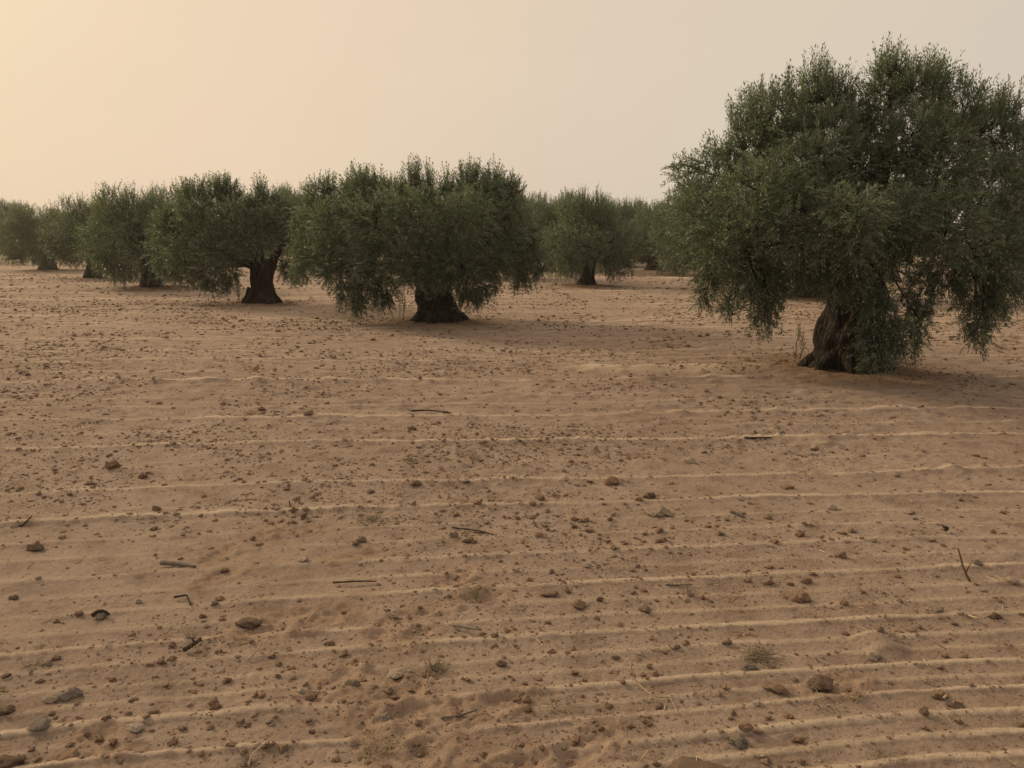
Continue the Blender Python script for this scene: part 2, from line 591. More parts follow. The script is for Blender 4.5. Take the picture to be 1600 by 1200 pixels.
# ------------------------------------------------------------------ tubes
def tube(path, radii, sides=8, ridge=0.0, seed=0, flare=0.0, cap=True):
    path = np.asarray(path, float)
    radii = np.asarray(radii, float)
    n = len(path)
    tan = np.gradient(path, axis=0)
    tan = norm(tan)
    ref = np.array([0.0, 1.0, 0.0]) if abs(tan[0][2]) > .6 else np.array([0.0, 0, 1.0])
    V = []
    th = np.linspace(0, 2 * math.pi, sides, endpoint=False)
    prev = None
    for k in range(n):
        a = ref - tan[k] * ref.dot(tan[k]) if prev is None else prev - tan[k] * prev.dot(tan[k])
        a = a / np.linalg.norm(a)
        b = np.cross(tan[k], a)
        prev = a
        r = np.full(sides, radii[k])
        if ridge:
            r = r * (1 + ridge * vnoise(np.cos(th) * 2.1 + seed, np.sin(th) * 2.1 + k * .13, seed)
                     + ridge * .55 * vnoise(np.cos(th) * 4.7 + seed, np.sin(th) * 4.7 + k * .22, seed + 3))
        if flare:
            t = k / (n - 1.0)
            lob = .5 + .5 * np.cos(5 * th + seed) + .4 * vnoise(np.cos(th) * 1.7, np.sin(th) * 1.7 + 0 * th, seed + 9)
            r = r * (1 + flare * math.exp(-t * 11) * lob)
        V.append(path[k] + r[:, None] * (np.cos(th)[:, None] * a + np.sin(th)[:, None] * b))
    V = np.concatenate(V)
    i = np.arange(n - 1)[:, None] * sides
    j = np.arange(sides)[None, :]
    jn = (j + 1) % sides
    quads = np.stack([(i + j).ravel(), (i + jn).ravel(), (i + sides + jn).ravel(), (i + sides + j).ravel()], 1)
    tris = np.zeros((0, 3), int)
    if cap:
        V = np.concatenate([V, [path[-1] + tan[-1] * radii[-1] * .5, path[0]]])
        top = len(V) - 2
        jj = np.arange(sides)
        o = (n - 1) * sides
        tris = np.concatenate([np.stack([o + jj, o + (jj + 1) % sides, np.full(sides, top)], 1),
                               np.stack([(jj + 1) % sides, jj, np.full(sides, top + 1)], 1)])
    return V, quads, tris


def join(parts):
    V, Q, T, off = [], [], [], 0
    for v, q, t in parts:
        V.append(v)
        Q.append(q + off)
        T.append(t + off)
        off += len(v)
    return np.concatenate(V), [f for f in (np.concatenate(Q), np.concatenate(T)) if len(f)]


def smooth_path(pts, n):
    pts = np.asarray(pts, float)
    m = len(pts)
    t = np.linspace(0, m - 1, n)
    P = np.concatenate([[2 * pts[0] - pts[1]], pts, [2 * pts[-1] - pts[-2]]])
    k = np.clip(np.floor(t).astype(int), 0, m - 2)
    f = (t - k)[:, None]
    p0, p1, p2, p3 = P[k], P[k + 1], P[k + 2], P[k + 3]
    return .5 * ((2 * p1) + (-p0 + p2) * f + (2 * p0 - 5 * p1 + 4 * p2 - p3) * f ** 2 + (-p0 + 3 * p1 - 3 * p2 + p3) * f ** 3)


# ------------------------------------------------------------------ crowns of leaves
KIND = {'top': 0, 'mid': 1, 'curtain': 2, 'shoot': 3}


def leaf_cloud(lobes, rng, leaf_len, leaf_w, per_twig, twig_len=(.22, .42), keep_out=None):
    """lobes: list of (centre xyz, radii xyz, twigs, kind, tint). Every leaf is a folded four-sided blade."""
    P, D, Ln, DR, TI = [], [], [], [], []
    for c, r, n, kind, tint in lobes:
        c, r = np.asarray(c, float), np.asarray(r, float)
        d = norm(rng.normal(size=(n, 3)))
        rad = rng.uniform(.30, 1.0, n) ** .55
        rad = np.where(rng.uniform(size=n) < .10, rad * 1.18, rad)
        p = c + d * rad[:, None] * r
        out = norm(d / r)
        nz = rng.normal(size=(n, 3))
        up = np.array([0, 0, 1.0])
        ln = rng.uniform(twig_len[0], twig_len[1], n)
        if kind == 'top':
            D.append(norm(.45 * out + .75 * up + .33 * nz)); DR.append(rng.uniform(-.12, .05, n)); P.append(p)
        elif kind == 'shoot':
            ln = ln * 1.35
            D.append(norm(.15 * out + 1.0 * up + .16 * nz)); DR.append(rng.uniform(-.08, .05, n)); P.append(p)
        elif kind == 'mid':
            D.append(norm(.75 * out + .35 * up + .45 * nz)); DR.append(rng.uniform(-.45, -.05, n)); P.append(p)
        else:
            ln = ln * .72
            D.append(norm(.55 * out - .45 * up + .5 * nz)); DR.append(rng.uniform(-.5, -.1, n)); P.append(p)
        Ln.append(ln)
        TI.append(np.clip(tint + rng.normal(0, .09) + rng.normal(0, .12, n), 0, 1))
    P, D, Ln, DR, TI = map(np.concatenate, (P, D, Ln, DR, TI))
    P = P - D * Ln[:, None] * .45
    if keep_out is not None:
        ok = keep_out(P + D * Ln[:, None] * .5)
        P, D, Ln, DR, TI = P[ok], D[ok], Ln[ok], DR[ok], TI[ok]
    n = len(P)
    a = norm(np.cross(D, rng.normal(size=(n, 3))))
    b = np.cross(D, a)
    V, T = [], []
    m = per_twig
    for j in range(m):
        s = (j // 2 * 2 + 1.4) / m
        s = s + rng.uniform(-.3, .3, n) / m
        base = P + D * (Ln * s)[:, None]
        base[:, 2] += DR * Ln * s * s
        tan = D.copy()
        tan[:, 2] += 2 * DR * s
        tan = norm(tan)
        az = (j // 2) * 1.57 + (j % 2) * math.pi + rng.normal(0, .45, n)
        side = a * np.cos(az)[:, None] + b * np.sin(az)[:, None]
        open_ = rng.uniform(.45, 1.15, n)
        if j >= m - 1:
            open_ = open_ * .2
        ld = norm(tan * np.cos(open_)[:, None] + side * np.sin(open_)[:, None])
        nn = norm(tan * np.sin(open_)[:, None] - side * np.cos(open_)[:, None] + .35 * rng.normal(size=(n, 3)))
        sd = norm(np.cross(ld, nn))
        nn = np.cross(sd, ld)
        ll = leaf_len * rng.uniform(.65, 1.2, n) * (1 - .25 * np.maximum(0, s - .6))
        lw = leaf_w * rng.uniform(.75, 1.2, n)
        tip = base + ld * ll[:, None]
        midp = base + ld * (ll * .48)[:, None] + nn * (lw * .12)[:, None]
        v = np.stack([base, midp + sd * (lw * .5)[:, None], tip, midp - sd * (lw * .5)[:, None]], 1)
        V.append(v)
        T.append(np.repeat(np.clip(TI + rng.normal(0, .13, n), 0, 1)[:, None], 4, 1))
    V = np.concatenate(V).reshape(-1, 3)
    T = np.concatenate(T).ravel()
    q = np.arange(len(V)).reshape(-1, 4)
    # woody twig of every spray: one narrow blade
    tip = P + D * Ln[:, None]
    tip[:, 2] += DR * Ln
    w = .0035 * (leaf_w / .013)
    tv = np.stack([P - a * w, P + a * w, tip], 1).reshape(-1, 3)
    tt = np.arange(len(tv)).reshape(-1, 3) + len(V)
    return V, q, T, tv, tt


def crown_mesh(name, lobes, rng, leaf_len, leaf_w, per_twig, mat, **kw):
    V, q, T, tv, tt = leaf_cloud(lobes, rng, leaf_len, leaf_w, per_twig, **kw)
    me = make_mesh(name, np.concatenate([V, tv]), [q, tt], False, mat)
    me.materials.append(M_BARK)
    mi = np.zeros(len(q) + len(tt), dtype=np.int32)
    mi[len(q):] = 1
    me.polygons.foreach_set('material_index', mi)
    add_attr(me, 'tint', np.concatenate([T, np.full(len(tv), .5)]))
    return me


def olive_tree(key, lobes_px, trunk_px, limbs_px, label, seed, leaf, density, depth_scale=1.0, per_twig=22, group=None, twig_len=(.22, .42)):
    """lobes_px: (px, py, rx px, ry px, depth offset m, kind, tint). Everything is placed in metres at the tree's own distance."""
    rng = np.random.default_rng(seed)
    bx, by = TREES_AT[key]
    bz = float(terrain(np.array([bx]), np.array([by]))[0]) - .01
    base = np.array([bx, by, bz])
    root = bpy.data.objects.new('olive_tree', None)
    root.empty_display_size = .3
    COL.objects.link(root)
    root.location = tuple(base)
    tag(root, label, 'olive tree', group)
    k = by / ct / F_PX                      # metres per photograph pixel at the trunk (approx.)
    lobes, cents = [], []
    for px, py, rx, ry, d, kind, tint in lobes_px:
        c = at_depth(px, py, by + d) - base
        rxm, rzm = rx * k, ry * k
        rym = .5 * (rxm + rzm) * depth_scale if kind != 'curtain' else rxm * .9
        area = (rxm * rzm + rxm * rym + rym * rzm) / 3
        n = max(14, int(density * float(area) * {'shoot': 1.3, 'top': 1.5, 'curtain': 1.45}.get(kind, 1.0)))
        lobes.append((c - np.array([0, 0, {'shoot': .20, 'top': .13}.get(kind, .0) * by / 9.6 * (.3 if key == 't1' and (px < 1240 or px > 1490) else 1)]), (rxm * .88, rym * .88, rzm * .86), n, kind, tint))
        cents.append((lobes[-1][0], rzm, kind))
    zf = .05

    def keep(p):
        return p[:, 2] > zf
    cm = crown_mesh('crown', lobes, rng, leaf[0], leaf[1], per_twig, M_LEAF, keep_out=keep, twig_len=twig_len)
    link('crown', cm, root)
    # trunk
    tp = np.array([at_depth(px, py, by + d) - base for px, py, r, d in trunk_px])
    tr = np.array([r * k for px, py, r, d in trunk_px])
    tp[0, 2] = -.12
    n = 34
    path = smooth_path(tp, n)
    rr = np.interp(np.linspace(0, len(tr) - 1, n), np.arange(len(tr)), tr)
    v, q, t = tube(path, rr, 56, .16, seed, flare=.35)
    # gnarled relief
    nz = fbm(v[:, 0] * 9 + v[:, 1] * 5, v[:, 2] * 2.4 + v[:, 1] * 7, 3, seed + 4)
    ax = np.stack([np.interp(v[:, 2], path[:, 2], path[:, i]) for i in range(3)], 1)
    o = v - ax
    o[:, 2] = 0
    v = v + norm(o) * (nz * .035 + .03 * np.abs(vnoise(np.arctan2(o[:, 1], o[:, 0]) * 3.2, v[:, 2] * 1.3 + 5, seed)))[:, None]
    tm = make_mesh('trunk', v, [q, t], True, M_BARK)
    trunk = link('trunk', tm, root)
    nr_ = 7
    for i in range(nr_):
        a = 2 * math.pi * (i + rng.uniform(-.3, .3)) / nr_
        r0, r1 = tr[0] * .55, tr[0] * rng.uniform(1.1, 1.42)
        d2 = np.array([math.cos(a), math.sin(a), 0])
        sd2 = np.array([-math.sin(a), math.cos(a), 0]) * rng.uniform(-.12, .12)
        c0 = np.array([tp[0, 0], tp[0, 1], 0])
        pr_ = smooth_path([c0 + d2 * r0 * .9 + [0, 0, .34], c0 + d2 * r0 * 1.35 + [0, 0, .15], c0 + d2 * (r0 + r1) * .58 + sd2 + [0, 0, .045], c0 + d2 * r1 + sd2 + [0, 0, -.06]], 9)
        v, q, t = tube(pr_, np.linspace(.13, .04, 9) * tr[0] / .48, 9, .25, seed + i)
        link('root', make_mesh('root', v, [q, t], True, M_BARK), trunk)
    top = path[-1]
    limb_pts = []
    for lp in limbs_px:
        pts = [path[-5] * .6 + top * .4] + [at_depth(px, py, by + d) - base for px, py, d in lp['pts']]
        pts[-1] = pts[-2] * .35 + pts[-1] * .65
        pa = smooth_path(pts, 14)
        pa[1:-1] += rng.normal(0, .02, (12, 3))
        ra = lp['r'] * k * .6 * (1 - np.linspace(0, 1, 14)) ** 1.1 + .012
        v, q, t = tube(pa, ra, 12, .16, seed + len(limb_pts))
        link('limb', make_mesh('limb', v, [q, t], True, M_BARK), trunk)
        limb_pts.append((pa, ra))
    allp = np.concatenate([p[2:] for p, r in limb_pts] + [path[-4:]])
    parts = []
    for c, rz, kind in cents:
        tgt = c + np.array([0, 0, rz * (.3 if kind in ('top', 'mid') else .1)])
        dd = np.linalg.norm(allp - c, axis=1) + np.where(allp[:, 2] > c[2] + .3, .5, 0)
        s = allp[np.argmin(dd)]
        midp = (s + tgt) / 2 + np.array([0, 0, .12 if kind == 'curtain' else -.03]) + rng.normal(0, .06, 3)
        pa = smooth_path([s, midp, tgt], 8)
        parts.append(tube(pa, np.linspace(.020, .005, 8), 6))
        for _ in range(3):
            e = c + np.clip(rng.normal(0, .35, 3), -.6, .5) * np.array([rz, rz, rz])
            st_ = pa[rng.integers(3, 7)]
            pb = smooth_path([st_, (st_ + e) / 2 + rng.normal(0, .05, 3), e], 6)
            parts.append(tube(pb, np.linspace(.009, .003, 6), 5))
    v, fs = join(parts)
    link('branches', make_mesh('branches', v, fs, True, M_BARK), root)['kind'] = 'stuff'
    print(key, 'leaves', len(cm.polygons))
    return root


# ------------------------------------------------------------------ hero tree: the big one on the right
T, Mi, C, Sh = 'top', 'mid', 'curtain', 'shoot'
t1_lobes = [
    (1283, 140, 42, 48, .1, T, .55), (1278, 98, 24, 32, .1, Sh, .6), (1318, 125, 18, 28, .0, Sh, .6), (1300, 200, 50, 55, -.3, T, .55),
    (1392, 115, 36, 48, .1, T, .55), (1388, 78, 20, 26, .0, Sh, .6), (1440, 120, 44, 46, -.2, T, .55), (1462, 95, 26, 24, .1, Sh, .6),
    (1500, 160, 44, 48, -.1, T, .5), (1550, 190, 42, 48, .2, T, .5), (1572, 165, 24, 28, .2, Sh, .55), (1600, 235, 48, 55, 0, T, .5),
    (1375, 185, 40, 48, .2, T, .5), (1430, 200, 52, 55, -.5, T, .5),
    (1215, 180, 54, 52, -.2, T, .55), (1190, 160, 28, 30, .2, Sh, .55), (1160, 185, 24, 36, .2, Sh, .55), (1230, 138, 14, 22, .0, Sh, .55),
    (1180, 240, 55, 50, .1, Mi, .5), (1120, 268, 52, 42, 0, Mi, .5), (1128, 236, 22, 18, .1, Sh, .55), (1070, 265, 30, 26, .2, Mi, .5),
    (1092, 320, 46, 50, -.3, Mi, .45), (1085, 380, 38, 48, .1, Mi, .4), (1130, 370, 55, 58, -.7, Mi, .42),
    (1185, 310, 68, 66, -.9, Mi, .45), (1262, 268, 66, 66, -.8, Mi, .47), (1255, 345, 70, 62, -1.2, Mi, .45),
    (1335, 330, 42, 40, -1.7, Mi, .78), (1320, 370, 55, 48, -1.4, Mi, .60), (1395, 345, 62, 55, -1.2, Mi, .5),
    (1470, 260, 66, 66, -.7, Mi, .45), (1475, 350, 70, 62, -1.2, Mi, .47), (1555, 300, 66, 66, -.5, Mi, .45), (1560, 380, 60, 55, -.7, Mi, .45),
    (1610, 340, 55, 70, 0, Mi, .4),
    (1165, 425, 46, 44, -.5, C, .35), (1192, 462, 34, 38, -.6, C, .35), (1195, 498, 22, 26, -.6, C, .35), (1215, 430, 36, 36, -.3, C, .3),
    (1110, 432, 32, 36, 0, C, .4), (1098, 462, 14, 18, 0, C, .4), (1145, 470, 18, 26, -.3, C, .35),
    (1270, 415, 40, 34, -.8, C, .4), (1320, 425, 44, 44, -1.0, C, .42), (1366, 470, 28, 40, -1.0, C, .42), (1362, 525, 22, 36, -.9, C, .48),
    (1376, 505, 36, 44, -.95, C, .42), (1372, 548, 34, 28, -1.0, C, .42), (1408, 530, 32, 34, -.8, C, .38), (1435, 500, 24, 30, -.7, C, .38),
    (1440, 450, 30, 46, -.6, C, .35), (1405, 395, 40, 22, -1.0, C, .4),
    (1490, 425, 38, 36, -.6, C, .38), (1530, 440, 46, 50, -.5, C, .38), (1535, 490, 34, 38, -.5, C, .38), (1528, 522, 18, 20, -.5, C, .38),
    (1570, 455, 32, 40, -.3, C, .36), (1600, 430, 34, 44, .2, C, .36),
    # far side of the crown
    (1190, 270, 60, 60, .9, Mi, .4), (1280, 300, 70, 60, 1.2, Mi, .35), (1455, 300, 62, 66, 1.2, Mi, .35), (1540, 290, 66, 70, 1.0, Mi, .38),
    (1200, 380, 55, 45, .9, Mi, .35), (1300, 385, 55, 32, 1.2, Mi, .35), (1380, 370, 55, 36, 1.3, Mi, .35), (1490, 380, 60, 42, 1.1, Mi, .35),
    (1250, 200, 50, 50, .8, T, .5), (1480, 200, 60, 50, .8, T, .5), (1340, 280, 30, 40, .4, Mi, .4), (1385, 262, 34, 40, -.5, Mi, .5), (1338, 188, 30, 40, .2, T, .52), (1342, 150, 22, 34, .1, T, .55), (1345, 235, 40, 40, -.3, T, .5)]
t1_trunk = [(1326, 580, 58, 0), (1326, 562, 51, 0), (1326, 535, 45, 0), (1330, 505, 39, 0), (1331, 470, 37, 0), (1332, 435, 40, 0), (1335, 405, 42, 0)]
t1_limbs = [dict(pts=[(1290, 360, 0), (1225, 300, .1), (1160, 270, .1)], r=22), dict(pts=[(1310, 320, -.2), (1290, 220, -.1), (1285, 120, .1)], r=22),
            dict(pts=[(1362, 340, .1), (1390, 240, .1), (1392, 110, .1)], r=20), dict(pts=[(1395, 360, -.1), (1470, 290, 0), (1540, 200, .1)], r=22),
            dict(pts=[(1400, 385, -.4), (1480, 360, -.6), (1540, 400, -.5)], r=17), dict(pts=[(1280, 390, -.4), (1200, 380, -.5), (1150, 400, -.4)], r=15)]
olive_tree('t1', t1_lobes, t1_trunk, t1_limbs,
           'tallest nearest olive tree at right, its hanging boughs almost sweeping the sand', 11, (.062, .0132), 960, per_twig=20, twig_len=(.18, .36))

# ------------------------------------------------------------------ second tree: middle of the picture
t2_lobes = [
    (497, 290, 26, 30, .2, T, .6), (515, 270, 14, 16, .2, Sh, .6), (560, 295, 36, 42, 0, T, .58), (562, 258, 16, 20, .1, Sh, .6), (585, 270, 22, 26, .2, Sh, .6),
    (612, 300, 36, 40, .1, T, .55), (642, 272, 22, 30, .2, Sh, .62), (646, 248, 12, 18, .2, Sh, .62), (672, 262, 10, 26, .2, Sh, .62),
    (660, 300, 32, 30, .3, T, .55), (698, 275, 12, 34, .1, Sh, .58), (700, 305, 24, 28, 0, T, .55), (735, 272, 26, 34, 0, T, .6), (733, 248, 16, 16, 0, Sh, .62),
    (768, 262, 18, 22, .2, T, .5), (778, 295, 36, 40, 0, T, .48), (803, 288, 18, 28, .1, T, .48), (755, 310, 36, 34, -.4, Mi, .5),
    (490, 340, 36, 40, 0, Mi, .55), (475, 385, 26, 36, .1, Mi, .5), (530, 350, 50, 48, -.6, Mi, .48), (515, 400, 42, 40, -.3, Mi, .42),
    (590, 345, 52, 52, -1.0, Mi, .45), (655, 345, 56, 54, -1.4, Mi, .5), (725, 345, 54, 54, -1.3, Mi, .48), (785, 345, 46, 50, -.6, Mi, .44),
    (825, 380, 28, 38, .1, Mi, .42), (805, 400, 36, 36, -.3, Mi, .42), (585, 405, 50, 42, -1.0, Mi, .40), (650, 410, 50, 42, -1.5, Mi, .42), (715, 410, 50, 40, -1.4, Mi, .42),
    (765, 405, 42, 36, -.9, Mi, .42),
    (560, 320, 50, 50, .9, Mi, .45), (650, 330, 60, 56, 1.2, Mi, .4), (740, 330, 56, 56, 1.0, Mi, .4), (530, 390, 46, 40, .9, Mi, .38), (790, 390, 46, 36, .8, Mi, .38), (600, 400, 46, 34, 1.2, Mi, .35), (720, 400, 46, 32, 1.2, Mi, .35),
    (473, 420, 20, 24, .1, C, .5), (530, 432, 32, 26, -.3, C, .42), (545, 458, 26, 20, -.3, C, .42), (560, 478, 18, 18, -.3, C, .45), (572, 445, 26, 26, -.6, C, .38),
    (600, 450, 26, 24, -.6, C, .36), (596, 470, 18, 12, -.5, C, .36), (690, 432, 28, 18, -1.4, C, .38), (640, 425, 24, 18, -.9, C, .34),
    (728, 445, 26, 24, -1.0, C, .36), (735, 466, 20, 16, -.9, C, .36), (762, 440, 24, 22, -.7, C, .38), (752, 458, 16, 14, -.7, C, .36),
    (825, 425, 22, 20, 0, C, .38), (843, 410, 14, 26, .1, C, .42), (812, 437, 16, 14, 0, C, .36)]
t2_trunk = [(684, 505, 36, 0), (684, 492, 31, 0), (682, 478, 26, 0), (679, 464, 23, 0), (677, 448, 24, 0), (675, 430, 27, 0)]
t2_limbs = [dict(pts=[(645, 410, -.1), (600, 370, -.1), (540, 320, .1)], r=17), dict(pts=[(665, 390, -.3), (640, 320, 0), (645, 255, .2)], r=17),
            dict(pts=[(695, 395, .1), (720, 330, .1), (735, 260, 0)], r=17), dict(pts=[(712, 415, 0), (770, 370, .1), (815, 360, .1)], r=16),
            dict(pts=[(640, 430, .1), (585, 410, -.1), (530, 420, -.2)], r=11)]
olive_tree('t2', t2_lobes, t2_trunk, t2_limbs,
           'broad round olive tree in the middle of the view with a thick flared trunk', 22, (.078, .0185), 580, per_twig=18, twig_len=(.22, .40))

# ------------------------------------------------------------------ third tree, left of the middle
t3_lobes = [
    (262, 325, 22, 26, .2, T, .5), (300, 300, 30, 34, 0, T, .55), (295, 275, 14, 16, 0, Sh, .6), (328, 285, 22, 26, .1, T, .55), (355, 285, 24, 26, .1, T, .55), (350, 268, 12, 14, 0, Sh, .6),
    (378, 310, 24, 24, .2, T, .5), (405, 290, 16, 28, .2, Sh, .6), (406, 272, 9, 15, .2, Sh, .62), (425, 298, 12, 24, .2, Sh, .55), (440, 310, 22, 26, .1, T, .5), (418, 325, 28, 26, .2, T, .5), (458, 330, 16, 22, .1, T, .5),
    (262, 360, 30, 34, 0, Mi, .5), (248, 390, 18, 28, .1, Mi, .48), (310, 345, 40, 40, -.7, Mi, .48), (365, 345, 40, 38, -.9, Mi, .46), (420, 350, 36, 36, -.6, Mi, .45), (290, 395, 36, 32, -.7, Mi, .45),
    (340, 390, 40, 34, -1.1, Mi, .45), (390, 380, 34, 26, -1.1, Mi, .44), (455, 370, 20, 30, 0, Mi, .42), (300, 350, 44, 44, .9, Mi, .4), (370, 350, 44, 44, 1.1, Mi, .4), (430, 355, 36, 36, .9, Mi, .38), (330, 400, 40, 26, 1, Mi, .36),
    (262, 415, 22, 20, .1, C, .45), (290, 428, 24, 18, -.3, C, .42), (325, 430, 24, 20, -.6, C, .42), (330, 446, 16, 10, -.6, C, .42), (358, 428, 20, 22, -.8, C, .42), (356, 444, 12, 12, -.8, C, .42),
    (452, 420, 20, 16, .1, C, .36), (462, 432, 14, 12, .1, C, .36)]
t3_trunk = [(409, 476, 25, 0), (409, 466, 21, 0), (410, 455, 17, 0), (410, 442, 15, 0), (411, 428, 15, 0), (412, 412, 17, 0)]
t3_limbs = [dict(pts=[(395, 400, 0), (360, 360, 0), (310, 300, 0)], r=12), dict(pts=[(428, 405, 0), (445, 375, .1), (448, 325, .1)], r=14),
            dict(pts=[(405, 385, .2), (405, 340, .2), (405, 280, .2)], r=11), dict(pts=[(380, 410, -.2), (330, 390, -.3), (270, 385, 0)], r=11)]
olive_tree('t3', t3_lobes, t3_trunk, t3_limbs,
           'olive tree with a dark forked trunk just left of the broad middle tree', 33, (.094, .0225), 460, per_twig=16, twig_len=(.24, .42))


# ------------------------------------------------------------------ farther trees: four kinds, copied
def generic_tree(seed, width, height, low, nt, twigs_k):
    """returns a root Empty with trunk (> limbs), branches and crown; stands at the origin"""
    rng = np.random.default_rng(seed)
    root = bpy.data.objects.new('olive_tree', None)
    COL.objects.link(root)
    R = width / 2
    lobes = []
    nr = 11
    for i in range(nr):
        a = 2 * math.pi * i / nr + rng.uniform(-.2, .2)
        rr = R * rng.uniform(.62, .82)
        z = height * rng.uniform(.42, .58)
        r = R * rng.uniform(.32, .42)
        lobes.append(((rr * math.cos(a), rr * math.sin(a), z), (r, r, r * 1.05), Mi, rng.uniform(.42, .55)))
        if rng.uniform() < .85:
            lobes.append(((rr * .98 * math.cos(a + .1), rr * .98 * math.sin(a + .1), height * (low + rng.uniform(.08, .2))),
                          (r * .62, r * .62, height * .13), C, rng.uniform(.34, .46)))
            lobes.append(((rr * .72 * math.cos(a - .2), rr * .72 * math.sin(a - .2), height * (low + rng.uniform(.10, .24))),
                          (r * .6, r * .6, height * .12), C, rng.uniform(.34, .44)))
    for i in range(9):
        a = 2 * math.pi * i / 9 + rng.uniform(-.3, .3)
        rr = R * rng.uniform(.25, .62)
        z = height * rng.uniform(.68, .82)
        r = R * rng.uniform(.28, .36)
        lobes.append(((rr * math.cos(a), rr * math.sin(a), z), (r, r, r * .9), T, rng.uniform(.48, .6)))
        if rng.uniform() < .8:
            lobes.append(((rr * math.cos(a) + rng.normal(0, .1), rr * math.sin(a), z + height * .12), (r * .35, r * .35, height * rng.uniform(.06, .1)), Sh, .6))
    lobes.append(((0, 0, height * .6), (R * .5, R * .5, height * .2), Mi, .4))
    ll = [(c, np.array(r) * .92, max(8, int(twigs_k * (r[0] * r[1] + 2 * r[0] * r[2]) / 3)), k, t) for c, r, k, t in lobes]
    cm = crown_mesh('crown', ll, rng, .118, .031, 13, M_LEAF, keep_out=lambda p: p[:, 2] > .06, twig_len=(.3, .52))
    link('crown', cm, root)
    lean = rng.uniform(-.12, .12, 2)
    pts = np.array([(0, 0, -.15), (0, 0, .12), (lean[0] * .5, lean[1] * .5, .45), (lean[0], lean[1], .8), (lean[0], lean[1], 1.1)])
    path = smooth_path(pts, 22)
    rr = np.interp(np.linspace(0, 4, 22), range(5), [.62, .46, .34, .31, .34])
    v, q, t = tube(path, rr, 26, .16, seed, flare=.5)
    trunk = link('trunk', make_mesh('trunk', v, [q, t], True, M_BARK), root)
    parts = []
    for i in range(nt):
        a = 2 * math.pi * i / nt + rng.uniform(-.3, .3)
        e1 = path[-1] + np.array([math.cos(a) * R * .3, math.sin(a) * R * .3, height * .13])
        e2 = np.array([math.cos(a) * R * .6, math.sin(a) * R * .6, height * rng.uniform(.5, .75)])
        pa = smooth_path([path[-3], e1, e2], 10)
        v, q, t = tube(pa, np.linspace(.19, .03, 10), 9, .12, seed + i)
        link('limb', make_mesh('limb', v, [q, t], True, M_BARK), trunk)
        for _ in range(6):
            s = pa[rng.integers(3, 9)]
            c = lobes[rng.integers(0, len(lobes))][0]
            e = np.array(c)
            if np.linalg.norm(e - s) > R:
                continue
            parts.append(tube(smooth_path([s, (s + e) / 2 + rng.normal(0, .08, 3), e], 6), np.linspace(.03, .008, 6), 5))
    if parts:
        v, fs = join(parts)
        link('branches', make_mesh('branches', v, fs, True, M_BARK), root)['kind'] = 'stuff'
    print('generic leaves', len(cm.polygons))
    return root


KINDS = [generic_tree(101, 5.4, 3.9, .05, 4, 190), generic_tree(102, 5.9, 3.7, .03, 3, 175), generic_tree(103, 5.0, 4.1, .10, 4, 195), generic_tree(104, 4.4, 3.9, .24, 4, 185)]
_used = set()


def plant(kind, x, y, rot, scale, label, group=None):
    src = KINDS[kind]
    o = src if kind not in _used else copy_tree(src)
    _used.add(kind)
    z = float(terrain(np.array([x]), np.array([y]))[0]) * (1 if y < 300 else 0) - .02
    o.location = (x, y, z)
    o.rotation_euler = (0, 0, rot)
    o.scale = scale if isinstance(scale, tuple) else (scale,) * 3
    
    tag(o, label, 'olive tree', group)
    return o


GL = 'olive trees of the receding left row'
x, y = TREES_AT['t4']
plant(0, x, y, .4, (.76, .76, .95), 'olive tree half hidden behind the forked tree, low boughs round its trunk', GL)
x, y = TREES_AT['t5']
plant(3, x, y, 1.9, (.88, .88, .98), 'olive tree whose short trunk flares like a cone under a narrow crown, at far left', GL)
x, y = TREES_AT['t6']
plant(1, x, y, 2.6, (.95, .95, 1.0), 'low dark olive tree whose skirts reach the sand, left of the cone trunk', GL)
p = at(22, 405.5)
plant(2, p[0], p[1], .2, (1.15, 1.15, 1.42), 'olive tree cut by the left edge of the photo, beside the earth bank', GL)
GB = 'olive trees of the second row'
x, y = TREES_AT['b2']
plant(2, x, y, .9, (.72, .72, .83), 'olive tree behind and right of the broad middle tree, trunk in full view', GB)
x, y = TREES_AT['b3']
plant(3, x, y, 2.2, (.95, .95, 1.05), 'small far olive tree with a bare trunk in the gap left of the tallest tree', GB)
x, y = TREES_AT['b1']
plant(0, x, y, 4.0, .95, 'dark olive tree mostly hidden behind the tallest tree', GB)
# grid of the grove behind
rg = np.random.RandomState(12)


def far_label(px):
    if px < 420:
        return 'far olive tree in the hazy line behind the receding left row'
    if px < 700:
        return 'far olive tree in the hazy line behind the forked tree and the broad middle tree'
    if px < 1060:
        return 'far olive tree in the hazy line between the broad middle tree and the tallest tree'
    return 'far olive tree in the hazy line behind the tallest tree'


e_a, e_b, org = np.array([-5.9, 6.6]), np.array([5.9, 12.0]), TREES_AT['t1']
placed = [tuple(v) for v in TREES_AT.values()] + [tuple(p[:2])]
count = 0
pxx_ = lambda a, b: 800 + F_PX * a / (b * ct)
for gx, gy, gk, gs, gz, gl in ((976, 417, 0, .92, 1.2, 'far olive tree seen just right of the one whose trunk shows behind the middle tree'),
                               (858, 423, 1, .95, 1.2, 'far olive tree peeking out right behind the broad middle tree crown'),
                               (1062, 415, 2, 1.1, 1.15, 'far olive tree at the left edge of the tallest tree crown'),
                               (938, 410, 1, 1.0, 1.22, None), (1005, 409, 2, 1.0, 1.15, None), (825, 411, 0, 1.0, 1.3, None), (1110, 420, 0, .8, 1.0, None)):
    q = at(gx, gy)
    plant(gk, q[0], q[1], gx * 1.7, (gs, gs, gz), gl or far_label(gx), None if gl else far_label(gx).replace('tree', 'trees'))
    placed.append((q[0], q[1]))
